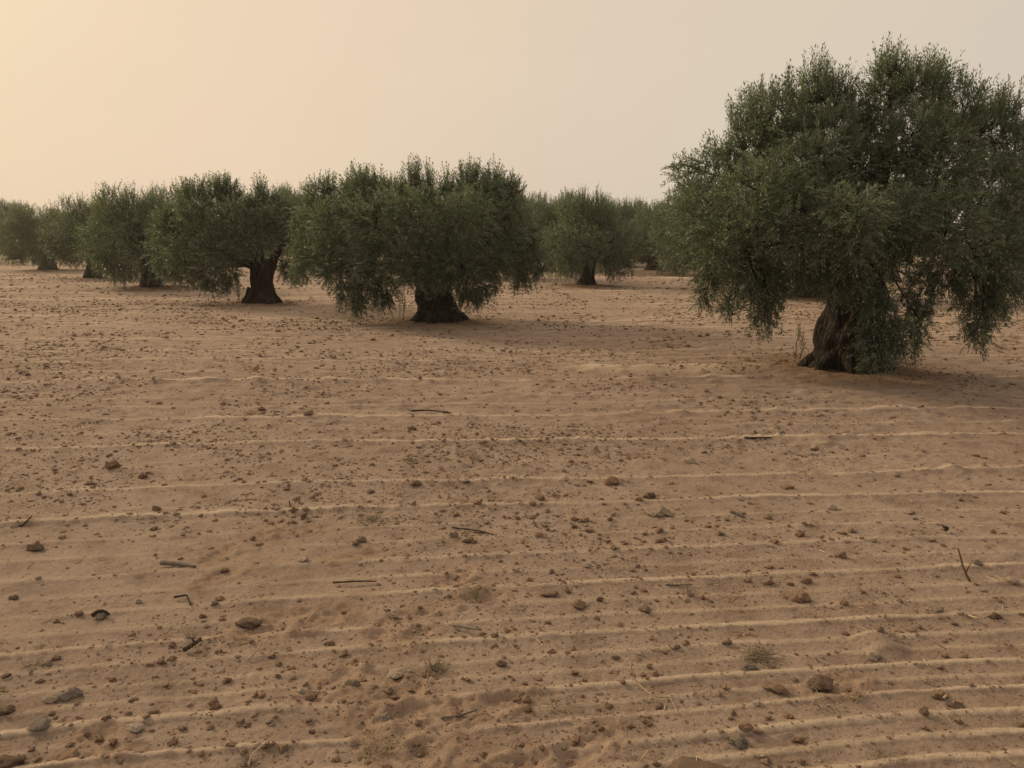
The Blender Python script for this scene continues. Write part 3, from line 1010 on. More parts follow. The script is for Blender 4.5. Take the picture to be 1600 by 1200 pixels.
for i in range(-6, 16):
    for j in range(0, 9):
        q = org + e_a * i + e_b * j
        xx, yy = q[0] + rg.uniform(-.5, .5), q[1] + rg.uniform(-.5, .5)
        kd, ro, sc = rg.randint(0, 4), rg.uniform(0, 6.28), rg.uniform(1.0, 1.2)
        if yy < 24 or yy > 105 or abs(xx) > yy * .70 + 1.5:
            continue
        if min(math.hypot(xx - a, yy - b) for a, b in placed) < 5.2:
            continue
        if yy > 72 and pxx_(xx, yy) > 1100:
            continue
        if yy < 60 and -.62 * yy > xx:
            continue
        pxx = 800 + F_PX * xx / (yy * ct)
        # kept open in the photograph: the bare strip in the gap and left of the row
        if yy < 40 and (pxx < 640 or 880 < pxx < 1160):
            continue
        if yy < 60 and pxx < 230:
            continue
        plant(kd, xx, yy, ro, (sc * .9, sc * .9, sc * 1.12), far_label(pxx), far_label(pxx).replace('tree', 'trees'))
        placed.append((xx, yy))
        count += 1
print('grove trees', count)


# ------------------------------------------------------------------ earth bank with scrub at the far side of the field
def build_bank():
    xs = np.linspace(-110, 110, 500)
    s = np.linspace(-1, 1, 13)
    X = np.repeat(xs[:, None], len(s), 1)
    yc = 110 + 2.0 * vnoise(xs * .05, 0 * xs, 71)
    h = 1.5 + .35 * vnoise(xs * .2, 0 * xs, 72)
    Y = yc[:, None] + s[None, :] * 2.6
    Z = h[:, None] * np.cos(s * math.pi / 2)[None, :] ** .8 - .15
    Z = Z + .16 * fbm(X * .9, Y * .9, 3, 73) * (np.abs(s)[None, :] < .95)
    n, c = X.shape
    i = (np.arange(n - 1)[:, None] * c + np.arange(c - 1)[None, :]).ravel()
    me = make_mesh('earth_bank', np.stack([X.ravel(), Y.ravel(), Z.ravel()], 1), np.stack([i, i + c, i + c + 1, i + 1], 1), True, M_BANK)
    o = link('earth_bank', me)
    o['kind'] = 'structure'
    rng = np.random.default_rng(5)
    lobes = []
    for _ in range(200):
        x = rng.uniform(-100, 100)
        r = rng.uniform(.4, .9)
        lobes.append(((x, 109 + rng.uniform(-1.5, 2.5), rng.uniform(.9, 1.7)), (r * 1.5, r, r), 12, Mi, rng.uniform(.2, .8)))
    me = crown_mesh('scrub', lobes, rng, .34, .12, 8, M_SCRUB, twig_len=(.5, .9))
    o = link('scrub', me)
    tag(o, 'grey brown scrub growing along the earth bank at the far side of the field', 'scrub', kind='stuff')


build_bank()


# ------------------------------------------------------------------ clods and stones
def ico(sub):
    t = (1 + 5 ** .5) / 2
    V = [(-1, t, 0), (1, t, 0), (-1, -t, 0), (1, -t, 0), (0, -1, t), (0, 1, t), (0, -1, -t), (0, 1, -t), (t, 0, -1), (t, 0, 1), (-t, 0, -1), (-t, 0, 1)]
    V = [np.array(v) / np.linalg.norm(v) for v in V]
    Fc = [(0, 11, 5), (0, 5, 1), (0, 1, 7), (0, 7, 10), (0, 10, 11), (1, 5, 9), (5, 11, 4), (11, 10, 2), (10, 7, 6), (7, 1, 8),
          (3, 9, 4), (3, 4, 2), (3, 2, 6), (3, 6, 8), (3, 8, 9), (4, 9, 5), (2, 4, 11), (6, 2, 10), (8, 6, 7), (9, 8, 1)]
    for _ in range(sub):
        cache, nf = {}, []

        def mid(a, b):
            k = (min(a, b), max(a, b))
            if k not in cache:
                m = V[a] + V[b]
                V.append(m / np.linalg.norm(m))
                cache[k] = len(V) - 1
            return cache[k]
        for a, b, c in Fc:
            ab, bc, ca = mid(a, b), mid(b, c), mid(c, a)
            nf += [(a, ab, ca), (b, bc, ab), (c, ca, bc), (ab, bc, ca)]
        Fc = nf
    return np.array(V), np.array(Fc)


def rock_shape(V, rng, angular=.3, flat=.7, rough=.1):
    V = V.copy()
    # cut by a few random planes for flat faces
    for _ in range(9):
        n = norm(rng.normal(size=3))
        d = rng.uniform(.62, .95)
        s = V @ n
        over = s > d
        V[over] -= n * ((s[over] - d) * angular * 2.6)[:, None] if angular < .38 else n * (s[over] - d)[:, None]
    o = rng.uniform(0, 50, 3)
    V = V * (1 + 1.5 * rough * fbm(V[:, 0] * 1.9 + o[0] + V[:, 2] * 1.3, V[:, 1] * 1.9 + o[1] - V[:, 2], 4, int(o[2])))[:, None]
    V = V * (1 + .35 * rough * fbm(V[:, 0] * 5.1 + o[1] + V[:, 2] * 4.3, V[:, 1] * 5.1 + o[2] - V[:, 2] * 3, 3, int(o[0])))[:, None]
    V[:, 0] *= rng.uniform(.95, 1.35)
    V[:, 1] *= rng.uniform(.8, 1.1)
    V[:, 2] *= flat * rng.uniform(.85, 1.15)
    return V


IV3, IF3 = ico(3)
IV2, IF2 = ico(2)
IV0 = np.array([(1, 0, 0), (-1, 0, 0), (0, 1, 0), (0, -1, 0), (0, 0, 1), (0, 0, -1)], float)
IF0 = np.array([(0, 2, 4), (2, 1, 4), (1, 3, 4), (3, 0, 4), (2, 0, 5), (1, 2, 5), (3, 1, 5), (0, 3, 5)])
IV1, IF1 = ico(1)
rk = np.random.default_rng(77)
CLODS = [make_mesh('clod', rock_shape(IV2, rk, .5, .66, .34), IF2, True, M_CLOD) for _ in range(10)]
REDS = [make_mesh('clod', rock_shape(IV2, rk, .5, .66, .34), IF2, True, M_RED) for _ in range(4)]
PALES = [make_mesh('stone', rock_shape(IV2, rk, .5, .62, .10), IF2, True, M_PALE) for _ in range(6)]


def ground_z(x, y):
    return float(terrain(np.array([x]), np.array([y]))[0])


def put(me, name, px, py, size_px, label, cat, sink=.25, rot=None, group=None, stretch=(1, 1, 1), tilt=0.0):
    """size_px: width in photograph pixels"""
    p = at(px, py)
    z = ground_z(p[0], p[1])
    p = at(px, py, z)
    z = ground_z(p[0], p[1])
    depth = p[1] * ct + (CAM_H - z) * st
    r = .5 * size_px * depth / F_PX / 1.22
    o = link(name, me)
    o.scale = (r * stretch[0], r * stretch[1], r * stretch[2])
    o.rotation_euler = (tilt, 0, rk.uniform(0, 6.28) if rot is None else rot)
    o.location = (p[0], p[1], z + r * stretch[2] * (.55 - sink))
    tag(o, label, cat, group)
    HERO.append((p[0], p[1], r * 1.2))
    return o


HERO = []


def single(mat, ang, flat, rough, name):
    return make_mesh(name, rock_shape(IV3, rk, ang, flat, rough), IF3, True, mat)


hero_rocks = [
    # px, py, width, mesh name, material, angular, flat, rough, label
    (1250, 940, 34, 'clod', M_CLOD, .3, .78, .10, 'largest smooth round brown clod in the right foreground, near two smaller round clods'),
    (1200, 912, 18, 'clod', M_CLOD, .3, .75, .10, 'left one of two small round brown clods behind the largest round clod'),
    (1259, 910, 19, 'clod', M_RED, .3, .85, .10, 'right one of two small round brown clods behind the largest round clod'),
    (952, 757, 25, 'clod', M_RED, .35, .85, .18, 'reddish brown round clod standing alone on the furrows in the centre'),
    (1015, 778, 22, 'clod', M_DARK, .35, .7, .12, 'dark olive brown rounded clod resting on a bright furrow crest'),
    (1030, 804, 40, 'stone', M_PALE, .5, .42, .18, 'broken pale whitish stone patch below the dark olive brown clod'),
    (1078, 725, 20, 'stone', M_PALE, .45, .62, .10, 'small whitish stone on a furrow crest right of centre'),
    (1220, 676, 14, 'stone', M_GREY, .4, .9, .08, 'small dark grey stone beside the straight dark stick'),
    (1272, 702, 18, 'stone', M_PALE, .5, .7, .08, 'pale triangular stone right of the straight dark stick'),
    (55, 858, 24, 'clod', M_DARK, .4, .8, .16, 'big dark brown clod near the left edge of the field'),
    (390, 978, 34, 'clod', M_DARK, .45, .45, .16, 'wide dark crusty clod at a footprint left of centre'),
    (176, 733, 22, 'clod', M_RED, .5, .9, .12, 'reddish pyramid shaped clod on the left'),
    (222, 746, 18, 'clod', M_RED, .5, .6, .12, 'wedge shaped reddish clod right of the pyramid clod'),
    (246, 804, 17, 'clod', M_RED, .5, .95, .10, 'steep angular reddish clod below a bright furrow crest on the left'),
    (408, 641, 14, 'clod', M_RED, .4, .85, .14, 'reddish clod in the left middle distance, farther of a pair'),
    (483, 652, 16, 'clod', M_CLOD, .4, .75, .14, 'brown clod in the left middle distance, right one of a pair'),
    (620, 1057, 32, 'stone', M_PALE, .45, .5, .08, 'oblong whitish stone beside a footprint in the centre foreground'),
    (602, 1123, 26, 'stone', M_GREY, .45, .8, .10, 'upright light grey stone at a footprint in the centre foreground'),
    (552, 1071, 22, 'stone', M_GREY, .4, .6, .10, 'small grey stone left of the oblong whitish stone'),
    (640, 935 + 120, 12, 'stone', M_PALE, .4, .6, .10, 'tiny whitish pebble touching the oblong whitish stone'),
    (345, 1050, 13, 'stone', M_PALE, .5, .7, .08, 'small bright whitish pebble in the left foreground'),
    (470, 1082, 13, 'stone', M_PALE, .5, .8, .08, 'small pale pebble beside a rounded sand hump in the left foreground'),
    (486, 1091, 24, 'clod', M_CLOD, .4, .6, .14, 'brown clod beside the pale pebble at the sand hump'),
    (338, 1109, 18, 'clod', M_RED, .45, .9, .12, 'dark reddish upright clod on the left foreground crest'),
    (110, 1086, 30, 'stone', M_GREY, .4, .7, .10, 'grey rounded stone in the lower left, right one of a touching pair'),
    (79, 1095, 24, 'stone', M_PALE, .4, .62, .10, 'paler stone in the lower left, left one of a touching pair'),
    (64, 1140, 36, 'stone', M_GREY, .35, .62, .08, 'large grey rounded stone near the lower left corner'),
    (212, 1136, 26, 'stone', M_PALE, .5, .42, .10, 'flat pale stone right of the lower left corner stone'),
    (8, 1116, 26, 'clod', M_DARK, .5, .7, .16, 'dark clod cut by the left edge in the lower left'),
    (108, 1178, 38, 'clod', M_CLOD, .5, .5, .10, 'angular slab of brown crust near the bottom left corner'),
    (12, 1190, 48, 'clod', M_DARK, .5, .5, .14, 'dark slab of crust in the bottom left corner'),
    (72, 1037, 18, 'stone', M_GREY, .45, .8, .10, 'small dark grey stone on the left foreground furrow'),
    (217, 938, 14, 'stone', M_GREY, .4, .7, .08, 'small bluish grey pebble left of the bent twig'),
    (22, 936, 16, 'clod', M_DARK, .45, .7, .12, 'dark clod on a bright crest at the left edge'),
    (344, 937, 15, 'clod', M_CLOD, .35, .8, .1, 'pale brown round clod right of the bent twig'),
    (514, 1006, 14, 'clod', M_RED, .4, .95, .10, 'dark reddish clod above a footprint left of centre'),
    (268, 1035, 16, 'clod', M_CLOD, .45, .65, .12, 'brown clod below the dark bark scraps on the left'),
    (475, 880, 20, 'stone', M_PALE, .4, .5, .08, 'low whitish stone above the footprints left of centre'),
    (917, 886, 16, 'stone', M_PALE, .4, .6, .08, 'whitish pebble on the furrows right of centre'),
    (858, 930, 24, 'clod', M_CLOD, .4, .6, .12, 'flat brown clod in the centre foreground, left of the dark pair'),
    (1008, 958, 20, 'clod', M_CLOD, .35, .7, .10, 'brown round clod in the centre foreground beside a furrow crest'),
    (937, 939, 12, 'clod', M_DARK, .45, .95, .12, 'dark pointed clod between two flat brown clods in the centre foreground'),
    (903, 946, 24, 'clod', M_CLOD, .45, .6, .18, 'crumbled brown clod on a furrow crest in the centre foreground'),
    (782, 1037, 18, 'clod', M_DARK, .45, .55, .12, 'dark flat clod in the bare middle foreground'),
    (1365, 1024, 28, 'stone', M_PALE, .5, .85, .10, 'bright whitish angular stone below the sand cone on the right'),
    (1462, 953, 28, 'stone', M_PALE, .5, .6, .10, 'flat whitish stone on a furrow in the right foreground'),
    (1580, 912, 22, 'stone', M_PALE, .5, .6, .10, 'pale stone at the right edge below the upright twig'),
    (1525, 884, 16, 'stone', M_GREY, .4, 1.0, .08, 'dark bluish grey stone standing beside the upright twig'),
    (1315, 872, 18, 'clod', M_CLOD, .35, .7, .1, 'round brown clod in front of the right hand furrows, upper of the foreground clods'),
    (1155, 1158, 30, 'stone', M_GREY, .45, .8, .12, 'grey stone in the lower right foreground, front one of a touching pair'),
    (1163, 1148, 20, 'clod', M_CLOD, .45, .7, .12, 'brown clod touching the grey stone in the lower right foreground'),
    (1211, 1077, 38, 'clod', M_CLOD, .5, .42, .10, 'long block of brown crust lying in the right foreground'),
    (1282, 1066, 40, 'clod', M_DARK, .5, .45, .16, 'dark hollow slab of crust right of the long brown block'),
    (1168, 1048, 26, 'clod', M_GREY, .45, .6, .14, 'greyish clod left of the whitish angular stone on a furrow crest'),
    (1466, 1088, 26, 'clod', M_CLOD, .4, .6, .12, 'brown clod with straw across it in the lower right'),
    (1494, 1107, 22, 'clod', M_DARK, .4, .7, .12, 'dark clod touching the straw crossed clod in the lower right'),
    (1500, 965, 10, 'stone', M_PALE, .5, .9, .08, 'tiny bright pebble in the right foreground'),
    (1555, 966, 20, 'clod', M_DARK, .45, .6, .14, 'dark clod behind dry straw near the right edge'),
    (1505, 1026, 14, 'clod', M_CLOD, .4, .6, .1, 'brown clod lying on the broad bright crest at right'),
    (1252, 1188, 16, 'clod', M_CLOD, .4, .8, .12, 'brown clod at the bottom edge right of centre'),
    (1233, 1117, 14, 'clod', M_CLOD, .4, .8, .12, 'brown clod on a furrow crest below the long brown block'),
    (1395, 653, 13, 'clod', M_RED, .4, .8, .12, 'reddish clod in front of the tallest tree'),
    (1583, 601, 14, 'stone', M_PALE, .5, .4, .06, 'white flat stone near the right edge beside the tree shadow'),
    (708, 842, 16, 'clod', M_CLOD, .5, 1.0, .16, 'upright brown clod in the centre above the footprints'),
    (565, 845, 16, 'clod', M_DARK, .5, .8, .16, 'dark clod beside footprints left of the upright brown clod'),
    (645, 672, 16, 'clod', M_DARK, .5, .5, .16, 'dark flat clod in the middle distance near the fallen stick'),
    (727, 752, 17, 'stone', M_PALE, .45, .5, .08, 'low whitish stone below a bright crest in the centre'),
    (650, 758, 20, 'clod', M_CLOD, .45, .5, .14, 'low brown clod left of the low whitish stone in the centre'),
    (845, 781, 20, 'clod', M_RED, .45, .5, .1, 'flat reddish clod on a bright crest in the centre'),
    (1300, 797, 14, 'stone', M_PALE, .5, .9, .08, 'small upright whitish stone on the right middle furrows'),
    (1231, 761, 20, 'clod', M_CLOD, .45, .5, .12, 'low brown clod above the small upright whitish stone'),
    (1420, 801, 18, 'stone', M_PALE, .5, .6, .14, 'crumbly pale stone right of the small upright whitish stone'),
    (315, 580, 9, 'stone', M_PALE, .4, .6, .08, 'tiny whitish pebble in the far left field'),
    (338, 664, 16, 'stone', M_PALE, .4, .4, .08, 'flat whitish pebble in the left middle distance'),
    (270, 640, 10, 'stone', M_PALE, .4, .5, .08, 'tiny pale pebble left of the flat whitish pebble'),
    (1092, 1160 + 32, 1, None, None, 0, 0, 0, None),
]
for px, py, w, nm, mt, an, fl, ro, lab in hero_rocks:
    if nm:
        put(single(mt, an + .05, fl * .92, ro * 1.25 + .08, nm), nm, px, py, w, lab, 'clod' if nm == 'clod' else 'stone', rot=rk.uniform(-.5, .5))
put(single(M_DARK, .5, .5, .14, 'clod'), 'clod', 1085, 1208, 105, 'large dark reddish slab of soil cut by the bottom edge right of centre', 'clod', sink=.4, rot=.1, stretch=(1, .8, .55))

# scattered clods: sample many, the largest in the picture become single objects
rs = np.random.default_rng(2024)


def sample_clods():
    out = []
    for y0, y1, dens, s0, s1, pw in ((1.6, 4, 1500, .0045, .032, 2.7), (4, 7, 1150, .007, .042, 2.75), (7, 12, 420, .011, .055, 2.8),
                                     (12, 22, 110, .018, .075, 2.8), (22, 45, 16, .03, .10, 2.7)):
        yc = np.sqrt(rs.uniform(y0 ** 2, y1 ** 2, int(dens * .5 * (y1 ** 2 - y0 ** 2) * 1.64)))
        xc = rs.uniform(-.82, .82, len(yc)) * (yc + .5)
        u = rs.uniform(size=len(yc))
        a = 1 - pw
        sz = (s0 ** a + u * (s1 ** a - s0 ** a)) ** (1 / a)
        patch = .45 + .85 * vnoise(xc * .8, yc * .8, 91) + .45 * vnoise(xc * 4, yc * 5, 92)
        ok = rs.uniform(size=len(yc)) < np.clip(patch, .1, 1)
        out.append(np.stack([xc[ok], yc[ok], sz[ok]], 1))
    return np.concatenate(out)


CL = sample_clods()
hx = np.array(HERO)
keep = np.ones(len(CL), bool)
for x, y, r in hx:
    keep &= np.hypot(CL[:, 0] - x, CL[:, 1] - y) > r + CL[:, 2] * .6
for tx, ty in TREES_AT.values():
    keep &= np.hypot(CL[:, 0] - tx, CL[:, 1] - ty) > .6
CL = CL[keep]
proj = CL[:, 2] / (CL[:, 1] * ct + CAM_H * st)
infr = np.abs(CL[:, 0]) < .64 * (CL[:, 1] * ct + CAM_H * st)
infr &= CL[:, 1] > 2.2
score = np.where(infr, proj, 0)
order = np.argsort(-score)
big, rest = order[:215], order[215:]
zb = terrain(CL[:, 0], CL[:, 1])
for n, i in enumerate(big):
    x, y, s = CL[i]
    pale = rs.uniform() < .07
    red = rs.uniform() < .25
    me = PALES[rs.integers(0, 6)] if pale else (REDS[rs.integers(0, 4)] if red else CLODS[rs.integers(0, 10)])
    o = link('stone' if pale else 'clod', me)
    r = s * .5
    o.scale = (r, r, r * rs.uniform(.8, 1.15))
    o.rotation_euler = (rs.uniform(-.3, .3), rs.uniform(-.3, .3), rs.uniform(0, 6.28))
    o.location = (x, y, zb[i] + r * .3)
    dep_ = y * ct + (CAM_H - zb[i]) * st
    ppx = 800 + F_PX * x / dep_
    where = ('left' if ppx < 530 else 'central' if ppx < 1070 else 'right') + (' foreground' if y < 3.6 else ' middle distance')
    what = 'pale pebble' if pale else 'reddish clod' if red else 'brown clod'
    tag(o, 'small %s of %s strewn over the %s furrows' % (what, 'stone' if pale else 'dry soil', where), 'stone' if pale else 'clod',
        'small %ss strewn over the %s furrows' % (what, where))


def stuff_clods(idx):
    me = bpy.data.meshes.new('soil_crumbs')
    me.vertices.add(len(idx))
    P = np.stack([CL[idx, 0], CL[idx, 1], zb[idx] + CL[idx, 2] * rs.uniform(-.10, .10, len(idx))], 1).astype(np.float32)
    me.vertices.foreach_set('co', P.ravel())
    me.materials.append(M_CRUMB)
    add_attr(me, 'size', CL[idx, 2] * .5)
    add_attr(me, 'tint', rs.uniform(0, 1, len(idx)))
    o = link('soil_crumbs', me)
    tag(o, 'countless small crumbs of dry soil scattered over the tilled sand', 'soil crumbs', kind='stuff')
    g = bpy.data.node_groups.new('scatter_crumbs', 'GeometryNodeTree')
    g.interface.new_socket('Geometry', in_out='INPUT', socket_type='NodeSocketGeometry')
    g.interface.new_socket('Geometry', in_out='OUTPUT', socket_type='NodeSocketGeometry')
    gi, go = N(g, 'NodeGroupInput'), N(g, 'NodeGroupOutput')
    join_ = N(g, 'GeometryNodeJoinGeometry')
    for k in range(7):
        ic = N(g, 'GeometryNodeMeshIcoSphere')
        ic.inputs['Radius'].default_value = 1.0
        ic.inputs['Subdivisions'].default_value = 2
        ps = N(g, 'GeometryNodeInputPosition')
        off = N(g, 'ShaderNodeVectorMath', operation='ADD')
        off.inputs[1].default_value = (k * 7.3, k * 3.1, k * 5.7)
        L(g, ps.outputs[0], off.inputs[0])
        nz = N(g, 'ShaderNodeTexNoise')
        nz.inputs['Scale'].default_value = 1.15
        nz.inputs['Detail'].default_value = 3.0
        L(g, off.outputs[0], nz.inputs['Vector'])
        k1 = math_node(g, 'MULTIPLY', math_node(g, 'SUBTRACT', nz.outputs[0], .5), 2.3)
        k2 = math_node(g, 'MAXIMUM', math_node(g, 'ADD', k1, 1.0), .3)
        sc_ = N(g, 'ShaderNodeVectorMath', operation='SCALE')
        L(g, ps.outputs[0], sc_.inputs[0])
        L(g, k2, sc_.inputs['Scale'])
        fl = N(g, 'ShaderNodeVectorMath', operation='MULTIPLY')
        L(g, sc_.outputs[0], fl.inputs[0])
        fl.inputs[1].default_value = (1.15 + .1 * (k % 3), .9, .55 + .06 * (k % 4))
        sp_ = N(g, 'GeometryNodeSetPosition')
        L(g, ic.outputs[0], sp_.inputs['Geometry'])
        L(g, fl.outputs[0], sp_.inputs['Position'])
        sm = N(g, 'GeometryNodeSetMaterial')
        sm.inputs['Material'].default_value = M_CRUMB
        L(g, sp_.outputs[0], sm.inputs['Geometry'])
        gt = N(g, 'GeometryNodeGeometryToInstance')
        L(g, sm.outputs[0], gt.inputs[0])
        L(g, gt.outputs[0], join_.inputs[0])
    iop = N(g, 'GeometryNodeInstanceOnPoints')
    L(g, gi.outputs[0], iop.inputs['Points'])
    L(g, join_.outputs[0], iop.inputs['Instance'])
    iop.inputs['Pick Instance'].default_value = True
    ri = N(g, 'FunctionNodeRandomValue', data_type='INT')
    ri.inputs[4].default_value, ri.inputs[5].default_value = 0, 6
    L(g, ri.outputs[2], iop.inputs['Instance Index'])
    rr = N(g, 'FunctionNodeRandomValue', data_type='FLOAT_VECTOR')
    rr.inputs[0].default_value, rr.inputs[1].default_value = (-.25, -.25, 0), (.25, .25, 6.28)
    rr.inputs['Seed'].default_value = 5
    L(g, rr.outputs[0], iop.inputs['Rotation'])
    na = N(g, 'GeometryNodeInputNamedAttribute', data_type='FLOAT')
    na.inputs['Name'].default_value = 'size'
    L(g, na.outputs[0], iop.inputs['Scale'])
    L(g, iop.outputs[0], go.inputs[0])
    md_ = o.modifiers.new('scatter', 'NODES')
    md_.node_group = g
    print('crumbs', len(idx))


stuff_clods(rest)


# ------------------------------------------------------------------ sticks, twigs, straw
def stick(name, pts_px, r_px, mat, label, cat='stick', lift=None, branch=None):
    """pts_px: (px, py, height above ground in m)"""
    flat = all(h <= .025 for _, _, h in pts_px)      # lying: bridges the ripples
    ends = [at(a, b) for a, b, h in (pts_px[0], pts_px[-1])]
    ze = [ground_z(e[0], e[1]) for e in ends]
    P = []
    for i, (px, py, h) in enumerate(pts_px):
        t = i / (len(pts_px) - 1)
        if flat:
            P.append(at(px, py, ze[0] * (1 - t) + ze[1] * t + h * .5 + .003))
        else:
            P.append(at(px, py, ze[0] + h))
    P = np.array(P)
    o0 = P[0].copy()
    P = P - o0
    dep = o0[1] * ct + CAM_H * st
    r = r_px * dep / F_PX
    n = max(6, len(P) * 4)
    pa = smooth_path(P, n)
    pa[:, 2] += r * .6
    parts = [tube(pa, r * (1 - .35 * np.linspace(0, 1, n)) * (1 + .12 * np.sin(np.arange(n) * 2.3)), 8, .12, 3)]
    for (i, d, l) in (branch or []):
        s = pa[int(i * (n - 1))]
        e = s + np.array(d) * l
        parts.append(tube(smooth_path([s, (s + e) / 2 + np.array([0, 0, .004]), e], 6), np.linspace(r * .6, r * .25, 6), 5))
    v, fs = join(parts)
    o = link(name, make_mesh(name, v, fs, True, mat), None, o0)
    tag(o, label, cat)
    return o


stick('stick', [(252, 881, .006), (280, 884, .006), (305, 888, .003)], 4.2, M_GWOOD, 'thick short stick with a charred dark end lying on the left', 'stick')
stick('stick', [(638, 643, .004), (670, 642, .008), (704, 646, .004)], 1.7, M_WOOD, 'long thin dark stick lying in the middle distance left of centre', 'stick')
stick('stick', [(1163, 686, .006), (1185, 685, .008), (1206, 685, .004)], 2.0, M_WOOD, 'straight dark stick lying in the right middle distance', 'stick')
stick('stick', [(1142, 801, .01), (1152, 804, .012), (1162, 809, .006)], 3.0, M_GWOOD, 'short thick grey stick on the right middle furrows', 'stick')
stick('stick', [(706, 825, .004), (740, 829, .008), (772, 836, .002)], 1.4, M_WOOD, 'thin dark twig lying in the centre above the footprints', 'twig')
stick('stick', [(1516, 911, .0), (1506, 890, .05), (1497, 858, .13)], 1.9, M_WOOD, 'dark twig standing upright out of the sand near the right edge', 'twig', branch=[(.4, (.5, .2, .8), .06)])
stick('twig', [(272, 934, .005), (290, 931, .012), (293, 934, .012), (298, 946, .002)], 1.8, M_WOOD, 'bent twig shaped like a corner on the left foreground', 'twig')
stick('twig', [(455, 797, 0), (453, 790, .03), (452, 783, .06)], 1.3, M_WOOD, 'tiny twig standing upright left of centre', 'twig')
stick('twig', [(32, 824, .004), (41, 816, .01), (50, 807, .014)], 1.6, M_WOOD, 'short dark twig near the left edge above the big dark clod', 'twig')
stick('twig', [(832, 812, .004), (835, 818, .014), (839, 825, .004)], 1.2, M_WOOD, 'tiny upright twig on the central furrows', 'twig')
stick('bark_scrap', [(144, 964, .004), (152, 958, .02), (162, 957, .024), (170, 962, .004)], 3.6, M_WOOD, 'dark curved scrap of bark arching over a small stone on the left', 'bark scrap')
put(single(M_GREY, .4, .6, .08, 'stone'), 'stone', 158, 964, 18, 'small grey stone under the curved scrap of bark', 'stone')
stick('bark_scrap', [(288, 1017, .004), (297, 1012, .02), (305, 1007, .03), (313, 1000, .012)], 4.0, M_WOOD, 'forked dark bark scrap in the left foreground', 'bark scrap', branch=[(.5, (.8, .2, .3), .05), (.7, (-.6, .2, .6), .035), (.3, (.5, -.4, .2), .05)])
stick('stick', [(708, 978, .006), (725, 981, .008), (752, 986, .002)], 2.0, M_GWOOD, 'thin brown stick half buried right of the footprints', 'stick')
stick('stick', [(1040, 914, .004), (1058, 915, .006), (1082, 914, .002)], 1.4, M_GWOOD, 'thin pale brown stick lying in front of the whitish pebble right of centre', 'stick')
stick('stick', [(690, 1122, .006), (715, 1120, .012), (745, 1110, .018)], 2.4, M_GWOOD, 'gnarled thin stick on the disturbed sand in the lower centre', 'stick')
stick('stick', [(520, 911, .004), (560, 909, .008), (588, 909, .003)], 1.6, M_WOOD, 'thin dark stick lying along a bright crest left of centre', 'stick')
stick('stick', [(1477, 830, .004), (1480, 827, .02), (1474, 825, .03)], 3.0, M_WOOD, 'stubby dark piece of wood on the right middle furrows', 'stick')


def dry_tuft(px, py, blades, height, spread, mat, label, seed, upright=.5, cat='dry weed', r=.0013, name='dry_weed'):
    g = at(px, py)
    z = ground_z(g[0], g[1])
    g = at(px, py, z)
    o0 = np.array([g[0], g[1], ground_z(g[0], g[1])])
    rng = np.random.default_rng(seed)
    parts = []
    for _ in range(blades):
        a = rng.uniform(0, 6.28)
        h = height * rng.uniform(.35, 1.0)
        sp = spread * rng.uniform(.3, 1.0)
        st_ = np.array([rng.normal(0, spread * .22), rng.normal(0, spread * .22), -.004])
        e = st_ + np.array([math.cos(a) * sp, math.sin(a) * sp, h * rng.uniform(upright * .3, 1)])
        m = (st_ + e) / 2 + np.array([rng.normal(0, .12 * sp), rng.normal(0, .12 * sp), h * .22])
        pa = smooth_path([st_, m, e], 6)
        parts.append(tube(pa, np.linspace(r, r * .4, 6), 4))
        if rng.uniform() < .5:
            s = pa[3]
            e2 = s + rng.normal(0, 1, 3) * sp * .3
            parts.append(tube(np.array([s, (s + e2) / 2 + [0, 0, .003], e2]), np.linspace(r * .7, r * .3, 3), 3))
    v, fs = join(parts)
    o = link(name, make_mesh(name, v, fs, True, mat), None, o0)
    tag(o, label, cat)
    return o


dry_tuft(1190, 1028, 70, .03, .10, M_GREYWEED, 'low grey green dry weed tuft in the right foreground', 1, r=.0014)
dry_tuft(745, 930, 46, .08, .08, M_GREYWEED, 'dark dead weed with thin spiky stems in the centre foreground', 2, .9)
dry_tuft(575, 812, 50, .06, .13, M_GREYWEED, 'low sprawling grey weed left of centre', 3)
dry_tuft(640, 722, 24, .06, .09, M_GREYWEED, 'small grey weed tuft in the middle distance left of centre', 4)
dry_tuft(745, 718, 18, .07, .07, M_GREYWEED, 'sparse grey weed tuft in the middle distance near the centre', 5)
dry_tuft(682, 1045, 46, .06, .075, M_GREYWEED, 'grey mat of dead weed right of the oblong whitish stone', 6)
dry_tuft(300, 1000, 14, .05, .05, M_GREYWEED, 'little dark weed remains behind the forked bark scrap', 7)
dry_tuft(1075, 932, 16, .10, .07, M_GREYWEED, 'spindly weed with upright stems right of centre', 8, 1.0)
dry_tuft(860, 1060 + 45, 22, .022, .12, M_STRAW, 'pale litter of short straws along a lower centre crest', 9)
dry_tuft(955, 1100, 26, .022, .14, M_STRAW, 'scattered short straws on the crest in the lower centre', 10)
dry_tuft(1335, 1092, 26, .05, .045, M_STRAW, 'small pale straw tuft in the lower right', 11, .9)
dry_tuft(1280, 1098, 14, .03, .10, M_STRAW, 'thin pale straws lying left of the small straw tuft', 12)
dry_tuft(1278, 966, 18, .04, .07, M_STRAW, 'pale tangled straws in the right foreground furrow', 13)
dry_tuft(1448, 1062, 14, .05, .03, M_STRAW, 'short upright pale straw cluster on the right foreground crest', 14, 1.0)
dry_tuft(390, 1190, 26, .05, .05, M_GREYWEED, 'dark dead weed at the bottom edge left of centre', 15)
dry_tuft(590, 1165, 50, .05, .14, M_STRAW, 'pale brown straw mat with thin stems in the bottom centre', 16, .8)
dry_tuft(1005, 1185, 14, .05, .08, M_STRAW, 'pale straws at the bottom edge right of centre', 17, .6)
